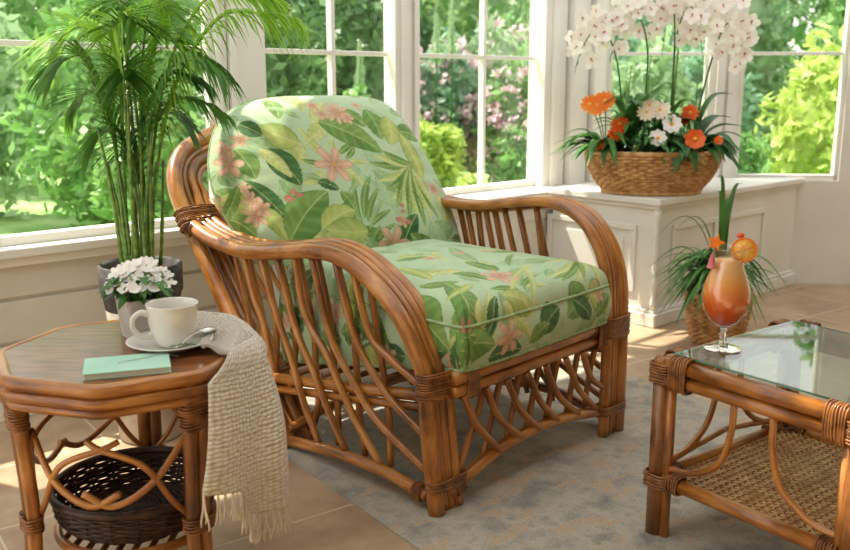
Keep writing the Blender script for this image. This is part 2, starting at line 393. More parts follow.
# facet B (right)
m=MB(); bbox(m,-.03,3.4,.0,.12,0,.66); bbox(m,-.03,3.4,0,.12,2.3,5.2)  # unseen upper band made equally tall to keep sun from passing over
tag(m.build('wall_far',M['white'],smooth_=False),kind='structure')
m=MB(); bbox(m,-.03,.06,0,.12,.66,2.3); tag(m.build('trim_7',M['white'],smooth_=False,bev=.004),kind='structure')
m=MB(); bbox(m,.66,.86,-.03,.12,.66,2.3); bbox(m,.70,.75,-.06,.0,.66,2.3); bbox(m,.77,.83,-.05,.0,.66,2.3); tag(m.build('trim_8',M['white'],smooth_=False,bev=.004),kind='structure')
m=MB(); bbox(m,1.5,3.4,0,.12,.66,2.3); tag(m.build('wall_far_end',M['white'],smooth_=False),kind='structure')
window('window_4',bbox,.05,.67,.66,2.3,[],[1.44])
window('window_5',bbox,.86,1.5,.66,2.3,[],[1.44])

m=MB(); m.box((.85,-.66,1.27),(7.5,.12,2.55)); tag(m.build('wall_near',M['plank'],smooth_=False),kind='structure')  # unseen wall behind the camera, added to cut frontal fill light
m=MB(); m.box((4.66,2.3,1.27),(.12,5.9,2.55)); tag(m.build('wall_side',M['plank'],smooth_=False),kind='structure')  # unseen right-hand wall, added alongside it to reduce sky fill
cl=[wp(-2.6,-2.5)[:2],wp(5.2,-2.5)[:2],(4.7,-.7),(-2.9,-.7)]
cl=[(-2.9,float(wp(-2.6,-2.5)[1])),tuple(wp(-2.6,-2.5)[:2]),tuple(wp(4.6,-2.5)[:2]),(4.7,float(wp(4.6,-2.5)[1])),(4.7,-.7),(-2.9,-.7)]
tag(poly_prism('ceiling_shade',cl,2.56,2.7,M['plank']),kind='structure')  # unseen partial slab, added over the camera half to darken the foreground
# ------------------------------------------------------------------ plinth cabinet
Q=np.array([1.20,4.60]);  # near corner
def qp(a,b,z): # a along the wall direction (right), b towards the wall
    return np.array([*(Q+WD*a+WN*b),z])
def qbox(mb,a0,a1,b0,b1,z0,z1): mb.box(qp((a0+a1)/2,(b0+b1)/2,(z0+z1)/2),(a1-a0,b1-b0,z1-z0),WANG)
cab=empty('cabinet',(Q[0],Q[1],0),0,'white panelled plinth cabinet carrying the big flower basket','cabinet')
def cpart(name,boxes,mat='white',bev=.004):
    m=MB()
    for b in boxes: qbox(m,*b)
    m.v=[v-np.array([Q[0],Q[1],0]) for v in m.v]
    return m.build(name,M[mat],cab,smooth_=False,bev=bev)
CW=1.3; CDp=.86
def cab_foot(o):
    # footprint: front left, front right at the far wall, along both walls
    def loc(p): d=np.array(p)-Q; return np.array([d@WD,d@WN])
    w0=loc(WB+BD*.0-BN*(.004+.0)-WD*.03); 
    # intersection of the front line b=-o with the far wall's face
    pb=loc(WB-BN*.006); db=np.array([BD@WD,BD@WN]); t=(-o-pb[1])/db[1]; fr=pb+db*t
    na=-.225; bA=loc(wp(0,na)[:2])[1]   # the ledge in front of the window wall
    t2=(bA-pb[1])/db[1]; c2=pb+db*t2
    return [(-o,-o),(fr[0],-o),(c2[0],bA),(-o,bA)]
def cprism(name,levels,mat='white',bev=.004):
    m=MB()
    for o,z0,z1 in levels:
        P=[(WD*a+WN*b) for a,b in cab_foot(o)]; n=len(P)
        v=[(p[0],p[1],z0) for p in P]+[(p[0],p[1],z1) for p in P]
        m.add(v,[tuple(range(n))[::-1],tuple(range(n,2*n))]+[(i,(i+1)%n,n+(i+1)%n,n+i) for i in range(n)])
    return m.build(name,M[mat],cab,smooth_=False,bev=bev)
cprism('body',[(0,.02,.625)])
cprism('top',[(.035,.645,.68),(.018,.622,.645)],bev=.006)
cprism('baseboard',[(.03,0,.07),(.016,.07,.09)],bev=.006)
# side panel moulding (a = 0 face) and front panel moulding
cpart('side_panel',[(-.012,0,.12,.72,.17,.20),(-.012,0,.12,.72,.50,.53),(-.012,0,.12,.155,.20,.50),(-.012,0,.685,.72,.20,.50),(-.006,0,.20,.64,.24,.46)])
cpart('front_panel',[(.14,.60,-.012,0,.17,.20),(.14,.60,-.012,0,.50,.53),(.14,.175,-.012,0,.2,.5),(.565,.60,-.012,0,.2,.5),(.70,1.16,-.012,0,.17,.20),(.70,1.16,-.012,0,.50,.53),(.70,.735,-.012,0,.2,.5),(1.125,1.16,-.012,0,.2,.5)])
m=MB(); m.lathe([(0,.09),(.016,.09),(.02,.13),(.012,.16),(.02,.2),(.022,.24),(.011,.28),(.019,.31),(.012,.35),(.021,.42),(.013,.46),(.02,.49),(.012,.51),(.018,.55),(.02,.6),(.016,.622),(0,.622)],(0.0,0.0,0),16)
m.build('corner_post',M['white'],cab)

# ------------------------------------------------------------------ armchair
CHR=empty('armchair',CH0.tolist(),CA,'rattan armchair with bent cane arms and arched back hoop','armchair')
RT=M['rattan']
def uvz(path,u): return [(u,v,z) for v,z in path]
def cpole(name,pts,r,seg=14,sm=7,mat='rattan'):
    return MB().tube(pts,r,seg,sm=sm).build(name,M[mat],CHR)
LARM=[(.0,.0),(.028,.2),(.045,.37),(.063,.445),(.124,.542),(.208,.624),(.335,.693),(.45,.722),(.56,.722),(.70,.70),(.86,.678),(1.0,.672),(1.16,.692),(1.30,.735)]
RARM=[(-.015,0),(-.015,.2),(-.012,.42),(.0,.57),(.04,.68),(.12,.77),(.23,.81),(.33,.812),(.47,.792),(.60,.772),(.74,.765),(.88,.772),(1.1,.765),(1.31,.76)]
W=.94
# strand offsets across the arm: (offset inwards, radius, rise)
STR=[(.0,.0265,0),(.037,.012,.013),(.060,.014,.016),(.091,.019,.012)]
for side in (0,1):
    arm=LARM if side==0 else RARM
    for i,(du,r,dz) in enumerate(STR):
        pts=[]
        for v,z in arm:
            u=(-.005+du) if side==0 else (W+.005-du)
            k=min(1,max(0,(z-.3)/.3))
            pts.append((u,v-.0*k,z+dz*k))
        cpole('arm_pole',pts,r,sm=8)
# back hoop: four parallel hoops leaning back, legs included in the outer one
def hoop(off,inset):
    L=[(0,.715,0),(0,.87,.195),(0,1.03,.395),(0,1.20,.61),(0,1.325,.765),(.008,1.39,.845),(.04,1.448,.92),(.11,1.50,.985),(.22,1.535,1.03),(.34,1.557,1.057),(.47,1.565,1.066)]
    out=[]
    for u,v,z in L:
        f=min(1,max(0,(z-.0)/.1)); 
        # inset measured in the leaning plane towards the hoop's centre
        du=inset*min(1,max(0,1-(z-.85)/.25)); dz=inset*min(1,max(0,(z-.80)/.25))
        out.append((u+du,v+off-dz*.6,z-dz*.85))
    R=[(W-u,v,z) for u,v,z in out[:-1]][::-1]
    return out+R
cpole('hoop_pole',hoop(0,0),.031,sm=6)
cpole('hoop_pole',hoop(0,.043),.013,sm=6)
cpole('hoop_pole',hoop(0,.076),.021,sm=6)
cpole('hoop_pole',hoop(0,.113),.016,sm=6)
# back spindles fanning up inside the hoop
for i in range(9):
    u0=.22+i*.0625; u1=.12+i*.0875
    t=abs(i-4)/4.; zt=.98-.17*t*t
    cpole('back_spindle',[(u0,.93,.24),( (u0+u1)/2,1.14,.55),(u1,.715+.8*zt-.03,zt)],.0095,8,4)
# bottom rails
cpole('bottom_rail',[(.0,.735,.02),(0,.577,.042),(0,.40,.057),(0,.235,.060),(0,.112,.048),(0,.04,.04)],.0195)
cpole('bottom_rail',[(W,.735,.02),(W,.577,.052),(W,.40,.08),(W,.235,.080),(W,.112,.055),(W,.0,.05)],.0195)
cpole('bottom_rail',[(.05,0,.045),(.10,0,.068),(.19,0,.098),(.285,0,.12),(.39,0,.133),(.493,0,.136),(.60,0,.130),(.70,0,.119),(.80,0,.102),(.90,0,.085)],.0205)
cpole('bottom_rail',[(0,.74,.05),(.2,.74,.09),(.47,.74,.11),(.74,.74,.09),(W,.74,.05)],.016)
# seat rails
for z,r in ((.402,.0225),(.359,.0185)):
    cpole('seat_rail',[(.06,0,z),(.47,0,z+.003),(.88,0,z+.008)],r,sm=3)
for u in (.035,W-.035):
    cpole('seat_rail',[(u,.03,.345),(u,.4,.285),(u,.93,.205)],.019,sm=3)
    cpole('seat_rail',[(u+(.0 if u<.5 else 0),.03,.308),(u,.4,.248),(u,.90,.168)],.014,sm=3)
cpole('seat_rail',[(.03,.93,.215),(W-.03,.93,.215)],.02,sm=2)
for i in range(6):
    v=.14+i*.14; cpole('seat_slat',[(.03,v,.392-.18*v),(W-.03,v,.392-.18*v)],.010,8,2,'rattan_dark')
# side slats, two crossing layers
SA=[[(.962,.655),(.908,.509),(.852,.412),(.80,.26)],
    [(.86,.66),(.78,.468),(.704,.336),(.64,.19),(.555,.05)],
    [(.765,.68),(.675,.446),(.575,.30),(.50,.179),(.42,.07)],
    [(.665,.70),(.617,.5),(.50,.37),(.378,.199),(.25,.07)],
    [(.578,.71),(.49,.453),(.38,.32),(.264,.215),(.03,.105)],
    [(.46,.71),(.367,.466),(.27,.355),(.18,.285),(.035,.215)],
    [(.375,.69),(.298,.489),(.21,.43),(.05,.365)]]
SB=[[(.985,.66),(.93,.50),(.90,.38),(.90,.23)],
    [(.891,.66),(.832,.438),(.83,.32),(.85,.2)],
    [(.805,.67),(.724,.426),(.725,.31),(.76,.19)],
    [(.69,.69),(.619,.447),(.61,.30),(.60,.19),(.64,.06)],
    [(.594,.70),(.526,.474),(.515,.33),(.50,.2),(.50,.06)],
    [(.50,.71),(.42,.484),(.40,.33),(.39,.2),(.365,.06)],
    [(.345,.68),(.305,.504),(.27,.33),(.25,.2),(.245,.06)],
    [(1.08,.66),(1.03,.52),(.99,.40),(.96,.25)]]
def reach(P,side):
    arm=np.array((LARM,RARM)[side][3:]); v0,z0=P[0]
    zt=np.interp(v0,arm[:,0],arm[:,1])-.004
    return [(v,z+(zt-z0)*max(0,(z-.25)/(z0-.25))) for v,z in P]
for side in (0,1):
    for P in SA:
        u=.006 if side==0 else W-.006
        cpole('slat',uvz(reach(P,side),u),.0125,9,5)
    for P in SB:
        u=.042 if side==0 else W-.042
        cpole('slat',uvz(reach(P,side),u),.0115,9,5)
# front lattice
FA=[[(.10,.345),(.12,.30),(.163,.23),(.272,.118)],[(.20,.345),(.22,.30),(.269,.224),(.377,.134)],[(.30,.345),(.325,.30),(.373,.225),(.468,.137)],
    [(.40,.345),(.43,.30),(.483,.22),(.573,.138)],[(.50,.345),(.53,.29),(.589,.21),(.695,.13)],[(.612,.345),(.645,.29),(.70,.21),(.813,.111)],[(.712,.345),(.735,.29),(.783,.225),(.89,.167)]]
for P in FA: cpole('slat',[(u,-.012,z) for u,z in P],.0115,9,5)
FB=[[(.22,.345),(.19,.26),(.10,.09)],[(.30,.345),(.27,.26),(.215,.10)],[(.40,.345),(.374,.26),(.335,.13)],[(.50,.345),(.474,.26),(.435,.135)],[(.605,.345),(.578,.26),(.54,.135)],[(.72,.345),(.698,.26),(.66,.13)],[(.83,.345),(.80,.26),(.77,.115)]]
for P in FB: cpole('slat',[(u,.014,z) for u,z in P],.0105,9,5)
# cane bindings: coils round bundles
def coil(name,center,axis,hw,hh,length,n,parent,r=.0031,wdir=None,mat='bind'):
    """n loops of round cane about a bundle, half sizes hw (along wdir) x hh"""
    c=np.array(center,float); a=np.array(axis,float); a/=np.linalg.norm(a)
    w=np.array(wdir if wdir is not None else (1,0,0),float); w-=a*np.dot(w,a); w/=np.linalg.norm(w); h=np.cross(a,w)
    m=MB(); K=28
    for i in range(n):
        o=(i/(n-1)-.5)*length if n>1 else 0
        th=np.linspace(0,2*PI,K,endpoint=False)
        cx=np.sign(np.cos(th))*np.abs(np.cos(th))**.6*hw; cy=np.sign(np.sin(th))*np.abs(np.sin(th))**.6*hh
        j=1+.03*math.sin(i*2.1)
        P=c+a*(o+.0012*np.sin(th*2+i))[:,None]+w*(cx*j)[:,None]+h*(cy*j)[:,None]
        m.tube(P,r,6,closed=True)
    return m.build(name,M[mat],parent)
# front posts: joint wraps and foot wraps
coil('binding',(.040,.040,.385),(0.03,.05,1),.074,.032,.075,12,CHR)
coil('binding',(.045,.008,.085),(0,.1,1),.074,.031,.028,5,CHR)
coil('binding',(W-.040,-.012,.405),(0,0,1),.074,.032,.07,11,CHR)
coil('binding',(W-.045,-.015,.10),(0,0,1),.074,.031,.028,5,CHR)
coil('binding',(.125,0,.381),(1,0,0),.050,.028,.05,8,CHR,wdir=(0,0,1))
coil('binding',(W-.125,0,.386),(1,0,0),.050,.028,.05,8,CHR,wdir=(0,0,1))
coil('binding',(.082,0,.062),(1,0,.5),.024,.024,.03,5,CHR,wdir=(0,0,1))
coil('binding',(W-.075,0,.088),(1,0,-.2),.024,.024,.025,4,CHR,wdir=(0,0,1))
coil('binding',(0,.075,.045),(0,1,.05),.023,.023,.03,5,CHR,wdir=(0,0,1))
coil('binding',(.04,1.30,.745),(0,.62,.78),.082,.036,.075,11,CHR)
coil('binding',(W-.04,1.30,.75),(0,.62,.78),.082,.036,.075,11,CHR)
coil('binding',(.0,1.262,.712),(0,1,.25),.031,.031,.04,6,CHR,wdir=(0,0,1))
coil('binding',(.02,.735,.025),(0,.6,.8),.035,.03,.03,5,CHR)
# cross piece of the back behind the cushion
cpole('back_rail',[(.03,1.33,.775),(.3,1.34,.78),(.64,1.34,.78),(W-.03,1.33,.775)],.017,10,3)
cpole('back_rail',[(.05,.95,.25),(W-.05,.95,.25)],.018,10,3)

# ------------------------------------------------------------------ printed cushions
BASE=np.array(s2l((180,202,164)))
CC={'D':((44,84,48),(84,124,68)),'M':((82,122,58),(132,164,88)),'L':((128,156,72),(190,198,118)),'Y':((160,178,96),(206,210,146)),'G':((126,160,110),(160,188,136)),'S':((152,182,140),(172,198,156))}
def paint(X,Y,motifs):
    C=np.tile(BASE,(len(X),1))
    wob=.012*np.sin(X*23+Y*31)+.01*np.sin(X*57-Y*41)
    C*= (1+wob*2)[:,None]
    def mix(mask,c,a=1.0):
        idx=np.nonzero(mask)[0]
        return idx
    for mt in motifs:
        k=mt[0]
        if k=='leaf':
            _,x0,y0,x1,y1,w,st,bend=mt; w=w*1.22
            dx,dy=x1-x0,y1-y0; L=math.hypot(dx,dy)+1e-9; dx/=L; dy/=L
            rx,ry=X-x0,Y-y0; t=(rx*dx+ry*dy)/L; s=(-rx*dy+ry*dx)
            s=s-bend*L*4*t*(1-t)*.25
            tt=np.clip(t,0,1)
            hw=w*.5*(np.sin(PI*tt**.85)**.75)
            ins=(t>0)&(t<1)&(np.abs(s)<hw)
            i=np.nonzero(ins)[0]
            if not len(i): continue
            a,b=[np.array(s2l(c)) for c in CC[st]]
            q=np.abs(s[i])/np.maximum(hw[i],1e-6)
            side=(s[i]>0).astype(float)
            f=.35+.35*side+.15*np.sin(t[i]*9+s[i]*60)
            vein=np.cos((t[i]*L-q*w*.35)*2*PI/(w*.30+.008))
            f=f+.28*np.clip(vein,-.2,1)*(1 if w>.03 else .3)
            if st=='L': f=f*.6+.6*(1-q)  # variegated, pale along the middle
            col=a+(b-a)*np.clip(f,0,1)[:,None]
            mid=np.clip(1-np.abs(s[i])/(.0016+.012*w),0,1)[:,None]
            col=col*(1-mid*.7)+np.array(s2l((206,216,150)))*mid*.7
            ed=np.clip((q-.86)/.14,0,1)[:,None]*.55
            col=col*(1-ed)+a*.62*ed
            C[i]=col
        elif k=='flower':
            _,x,y,r,n,ph=mt
            rx,ry=X-x,Y-y; d=np.hypot(rx,ry); th=np.arctan2(ry,rx)+ph
            pet=np.abs(np.cos(n*th/2)); rad=r*(.40+.64*pet**.95)
            i=np.nonzero(d<rad)[0]
            if not len(i): continue
            q=d[i]/r; p=pet[i]
            a=np.array(s2l((152,102,78))); b=np.array(s2l((220,182,154)))
            f=np.clip(.25+.55*q+.35*p-.3*(np.abs(np.cos(n*th[i]*1.5))<.35),0,1)
            col=a+(b-a)*f[:,None]
            c=np.clip(1-q/.2,0,1)[:,None]; col=col*(1-c)+np.array(s2l((206,160,84)))*c
            ed=np.clip((d[i]/rad[i]-.88)/.12,0,1)[:,None]*.4; col=col*(1-ed)+a*ed
            C[i]=col
        elif k=='bud':
            _,x,y,r=mt
            d=np.hypot((X-x),(Y-y)*1.3); i=np.nonzero(d<r)[0]
            C[i]=np.array(s2l((206,140,122)))*(1.05-.35*(d[i]/r))[:,None]
        elif k=='stem':
            _,x0,y0,x1,y1,w=mt
            dx,dy=x1-x0,y1-y0; L=math.hypot(dx,dy)+1e-9; t=((X-x0)*dx+(Y-y0)*dy)/L/L; s=np.abs(-(X-x0)*dy+(Y-y0)*dx)/L
            i=np.nonzero((t>0)&(t<1)&(s<w/2))[0]; C[i]=np.array(s2l((92,130,76)))
    return C
def disc_surface(outline,rings,seg):
    """polar grid: outline (seg,2) -> (rho, pts)"""
    c=outline.mean(0)
    return c
def fill_random(x0,x1,y0,y1,n,seed):
    r=random.Random(seed); out=[]
    for i in range(n):
        x=r.uniform(x0,x1); y=r.uniform(y0,y1); a=r.uniform(0,2*PI); L=r.uniform(.08,.16)
        out.append(('leaf',x,y,x+math.cos(a)*L,y+math.sin(a)*L,r.uniform(.025,.06),r.choice('SGSGYM'),r.uniform(-.5,.5)))
    return out
def fill_side(x0,x1,y0,y1,n,seed):
    r=random.Random(seed); out=[]
    for i in range(n):
        x=r.uniform(x0,x1); y=y0+(y1-y0)*(i+r.random())/n; a=r.uniform(0,2*PI); L=r.uniform(.08,.15)
        out.append(('leaf',x,y,x+math.cos(a)*L,y+math.sin(a)*L,r.uniform(.035,.06),r.choice('DMLMD'),.2))
        if i%4==1: out.append(('flower',x,y,.04,6,r.random()*3))
    return out
#MOTIFS-BEGIN
MOT_BACK=[('leaf', 0.484, 0.917, 0.402, 1.042, 0.0224, 'Y', 0.25),('leaf', 0.47, 0.912, 0.411, 0.994, 0.0179, 'Y', 0.25),('leaf', 0.496, 0.928, 0.521, 0.997, 0.0179, 'Y', 0.25),('leaf', 0.519, 0.928, 0.588, 0.966, 0.0179, 'M', 0.25),
('leaf', 0.539, 0.898, 0.613, 0.893, 0.0157, 'Y', 0.25),('leaf', 0.518, 0.874, 0.562, 0.803, 0.0291, 'Y', 0.25),('leaf', 0.447, 0.896, 0.37, 0.913, 0.0157, 'M', 0.25),('leaf', 0.433, 0.866, 0.344, 0.827, 0.0291, 'Y', 0.25),
('leaf', 0.363, 0.854, 0.423, 0.834, 0.0202, 'G', 0.25),('leaf', 0.585, 0.955, 0.533, 0.91, 0.0157, 'M', 0.25),('leaf', 0.521, 0.695, 0.605, 0.852, 0.0224, 'M', 0.25),('leaf', 0.528, 0.683, 0.621, 0.805, 0.0179, 'M', 0.25),
('leaf', 0.504, 0.696, 0.54, 0.847, 0.0179, 'M', 0.25),('leaf', 0.54, 0.671, 0.633, 0.72, 0.0157, 'M', 0.25),('leaf', 0.53, 0.661, 0.624, 0.763, 0.0157, 'G', 0.25),('leaf', 0.53, 0.605, 0.635, 0.674, 0.0157, 'M', 0.25),
('leaf', 0.486, 0.764, 0.558, 0.829, 0.0157, 'G', 0.25),('leaf', 0.404, 0.96, 0.478, 1.004, 0.0134, 'Y', 0.25),('leaf', 0.789, 0.889, 0.614, 0.896, 0.0246, 'M', 0.3),('leaf', 0.789, 0.889, 0.646, 0.924, 0.0246, 'Y', 0.3),
('leaf', 0.789, 0.889, 0.68, 0.94, 0.0246, 'M', 0.3),('leaf', 0.789, 0.889, 0.621, 0.826, 0.0246, 'Y', 0.3),('leaf', 0.789, 0.889, 0.636, 0.791, 0.0246, 'M', 0.3),('leaf', 0.789, 0.889, 0.634, 0.751, 0.0246, 'Y', 0.3),
('leaf', 0.789, 0.889, 0.657, 0.727, 0.0246, 'M', -0.15),('leaf', 0.789, 0.889, 0.675, 0.708, 0.0246, 'Y', -0.15),('leaf', 0.789, 0.889, 0.687, 0.671, 0.0246, 'M', -0.15),('leaf', 0.789, 0.889, 0.715, 0.66, 0.0246, 'Y', -0.15),
('leaf', 0.789, 0.889, 0.743, 0.653, 0.0246, 'M', -0.15),('leaf', 0.789, 0.889, 0.78, 0.662, 0.0246, 'Y', -0.15),('leaf', 0.789, 0.889, 0.812, 0.68, 0.0246, 'M', -0.15),('leaf', 0.789, 0.889, 0.813, 0.724, 0.0246, 'Y', -0.15),
('leaf', 0.386, 0.972, 0.277, 1.048, 0.084, 'L', 0.2),('leaf', 0.266, 0.958, 0.34, 0.821, 0.0806, 'D', 0.2),('leaf', 0.241, 0.964, 0.318, 0.85, 0.0403, 'Y', 0.2),('leaf', 0.492, 1.056, 0.685, 0.931, 0.0806, 'M', 0.2),
('leaf', 0.694, 1.106, 0.703, 0.981, 0.065, 'M', 0.2),('leaf', 0.599, 1.107, 0.663, 1.029, 0.0448, 'M', 0.2),('leaf', 0.771, 1.081, 0.73, 0.96, 0.065, 'L', 0.2),('leaf', 0.796, 1.014, 0.807, 0.83, 0.0582, 'L', 0.2),
('leaf', 0.169, 0.972, 0.197, 0.858, 0.0694, 'M', 0.2),('leaf', 0.213, 1.066, 0.273, 1.008, 0.056, 'D', 0.2),('leaf', 0.158, 0.855, 0.257, 0.683, 0.0582, 'D', 0.2),('leaf', 0.169, 0.767, 0.236, 0.641, 0.0504, 'L', 0.2),
('leaf', 0.239, 0.641, 0.421, 0.795, 0.1064, 'M', 0.2),('leaf', 0.359, 0.671, 0.501, 0.729, 0.0694, 'L', 0.2),('leaf', 0.522, 0.655, 0.376, 0.67, 0.0806, 'L', 0.2),('leaf', 0.622, 0.565, 0.725, 0.702, 0.0616, 'D', 0.2),
('leaf', 0.758, 0.575, 0.679, 0.638, 0.056, 'M', 0.2),('leaf', 0.063, 0.85, 0.097, 0.757, 0.0672, 'M', 0.2),('leaf', 0.067, 0.818, 0.15, 0.743, 0.065, 'L', 0.2),('leaf', 0.078, 0.747, 0.138, 0.669, 0.056, 'M', 0.2),
('leaf', 0.399, 0.83, 0.468, 0.799, 0.0314, 'D', 0.2),('leaf', 0.469, 0.793, 0.498, 0.724, 0.0336, 'M', 0.2),('leaf', 0.135, 0.847, 0.029, 0.724, 0.0336, 'M', 0.2),('leaf', 0.505, 0.585, 0.574, 0.669, 0.0269, 'M', 0.2),
('leaf', 0.549, 0.581, 0.51, 0.64, 0.0336, 'G', 0.2),('leaf', 0.092, 0.903, 0.124, 0.847, 0.0448, 'G', 0.2),('leaf', 0.371, 1.11, 0.434, 1.068, 0.0202, 'G', 0.2),('leaf', 0.32, 1.122, 0.432, 1.091, 0.0179, 'G', 0.2),
('flower', 0.576, 1.093, 0.0494, 9, 1.0),('flower', 0.481, 0.891, 0.0682, 6, 0.0),('flower', 0.137, 0.978, 0.0376, 5, 1.0),('flower', 0.132, 0.921, 0.047, 5, 0.0),
('flower', 0.197, 1.005, 0.0282, 5, 0.0),('flower', 0.158, 0.738, 0.0423, 7, 1.0),('flower', 0.158, 0.789, 0.0306, 6, 1.0),('flower', 0.182, 0.76, 0.0306, 5, 1.0),
('flower', 0.151, 0.833, 0.0212, 5, 0.0),('flower', 0.609, 0.608, 0.0612, 6, 0.0),('flower', 0.661, 0.681, 0.0235, 5, 0.0),('flower', 0.845, 0.802, 0.0282, 5, 0.0),
('flower', 0.502, 1.126, 0.0235, 5, 1.0),('flower', 0.668, 1.124, 0.0188, 5, 2.0),('flower', 0.519, 1.087, 0.0259, 5, 2.0),('flower', 0.606, 1.066, 0.0235, 5, 0.0),
('bud', 0.281, 0.78, 0.0168),('bud', 0.303, 0.801, 0.0123),('bud', 0.321, 0.789, 0.0123),('bud', 0.678, 0.733, 0.009),
('bud', 0.675, 0.714, 0.009),('bud', 0.683, 0.676, 0.0112),('bud', 0.646, 0.687, 0.0101),('bud', 0.062, 0.818, 0.0112),
('bud', 0.058, 0.791, 0.0134),('bud', 0.05, 0.754, 0.0112)]
MOT_SEAT=[('leaf', 0.389, 0.002, 0.522, 0.047, 0.0165, 'M', 0.25),('leaf', 0.402, -0.0, 0.497, -0.015, 0.0165, 'Y', 0.25),('leaf', 0.38, 0.009, 0.483, 0.073, 0.0165, 'G', 0.25),('leaf', 0.306, -0.021, 0.613, 0.133, 0.0189, 'Y', 0.25),
('leaf', 0.477, 0.193, 0.494, 0.28, 0.0165, 'Y', 0.25),('leaf', 0.512, 0.158, 0.684, 0.272, 0.0165, 'M', 0.25),('leaf', 0.253, 0.032, 0.068, -0.077, 0.0165, 'Y', 0.25),('leaf', 0.881, 0.141, 0.687, 0.182, 0.026, 'M', 0.3),
('leaf', 0.881, 0.141, 0.65, 0.119, 0.026, 'Y', 0.3),('leaf', 0.881, 0.141, 0.54, -0.0, 0.026, 'M', 0.3),('leaf', 0.881, 0.141, 0.522, 0.017, 0.026, 'Y', 0.3),('leaf', 0.881, 0.141, 0.572, -0.011, 0.026, 'M', 0.3),
('leaf', 0.881, 0.141, 0.629, -0.025, 0.026, 'Y', 0.3),('leaf', 0.881, 0.141, 0.686, -0.027, 0.026, 'M', -0.15),('leaf', 0.881, 0.141, 0.737, -0.009, 0.026, 'Y', -0.15),('leaf', 0.881, 0.141, 0.791, 0.007, 0.026, 'M', -0.15),
('leaf', 0.881, 0.141, 0.744, -0.082, 0.026, 'Y', -0.15),('leaf', 0.881, 0.141, 0.841, 0.247, 0.026, 'M', -0.15),('leaf', 0.881, 0.141, 0.925, 0.256, 0.026, 'Y', -0.15),('leaf', 0.197, 0.157, 0.019, -0.145, 0.0684, 'M', 0.2),
('leaf', 0.087, 0.204, 0.001, 0.003, 0.0708, 'M', 0.2),('leaf', -0.085, -0.038, 0.061, -0.025, 0.0496, 'D', 0.2),('leaf', 0.092, -0.129, 0.123, -0.018, 0.0779, 'M', 0.2),('leaf', 0.279, -0.005, 0.388, -0.047, 0.0472, 'L', 0.2),
('leaf', 0.468, 0.258, 0.609, 0.514, 0.0472, 'G', 0.2),('leaf', 0.766, 0.324, 0.617, 0.34, 0.0354, 'M', 0.2),('leaf', 0.835, 0.349, 0.995, 0.284, 0.0354, 'G', 0.2),('leaf', 0.253, 0.098, 0.099, 0.066, 0.0307, 'L', 0.2),
('leaf', 0.088, -0.125, 0.184, 0.009, 0.0354, 'Y', 0.2),('leaf', 0.869, 0.313, 0.804, 0.148, 0.0307, 'M', 0.2),('leaf', 0.866, -0.003, 1.047, 0.23, 0.0472, 'M', 0.2),('leaf', 0.299, 0.481, 0.427, 0.449, 0.0307, 'M', 0.2),
('leaf', 0.237, 0.401, 0.203, 0.218, 0.0401, 'L', 0.2),('leaf', 0.14, -0.094, 0.253, -0.0, 0.0307, 'D', 0.2),('leaf', 0.56, 0.147, 0.351, -0.068, 0.0189, 'Y', 0.2),('leaf', -0.028, -0.065, 0.194, -0.1, 0.1003, 'M', 0.2),
('leaf', 0.172, -0.141, 0.329, -0.149, 0.0708, 'D', 0.2),('leaf', 0.411, -0.113, 0.521, -0.053, 0.0732, 'D', 0.2),('leaf', 0.558, -0.088, 0.696, -0.045, 0.0708, 'M', 0.2),('leaf', 0.602, -0.042, 0.702, -0.126, 0.059, 'D', 0.2),
('leaf', 0.696, -0.036, 0.805, -0.116, 0.0708, 'L', 0.2),('leaf', 0.361, -0.135, 0.461, -0.091, 0.0472, 'M', 0.2),('leaf', 0.731, -0.12, 0.816, -0.054, 0.0519, 'M', 0.2),('leaf', 0.055, -0.11, -0.226, -0.214, 0.059, 'G', 0.2),
('leaf', 0.027, -0.046, 0.126, -0.056, 0.0472, 'M', 0.2),('flower', 0.388, 0.098, 0.062, 6, 2.0),('flower', 0.26, -0.095, 0.057, 6, 1.0),('flower', 0.403, 0.423, 0.0297, 6, 2.0),
('flower', 0.539, 0.403, 0.0248, 6, 2.0),('flower', 0.63, 0.363, 0.0273, 6, 1.0),('flower', -0.107, -0.066, 0.0322, 5, 0.0),('flower', -0.125, -0.112, 0.0273, 5, 1.0),
('flower', 0.752, -0.051, 0.0273, 5, 2.0),('bud', -0.058, -0.181, 0.0118),('bud', -0.021, -0.165, 0.0106),('bud', 0.082, -0.024, 0.0118),
('bud', 0.102, -0.029, 0.0094)]
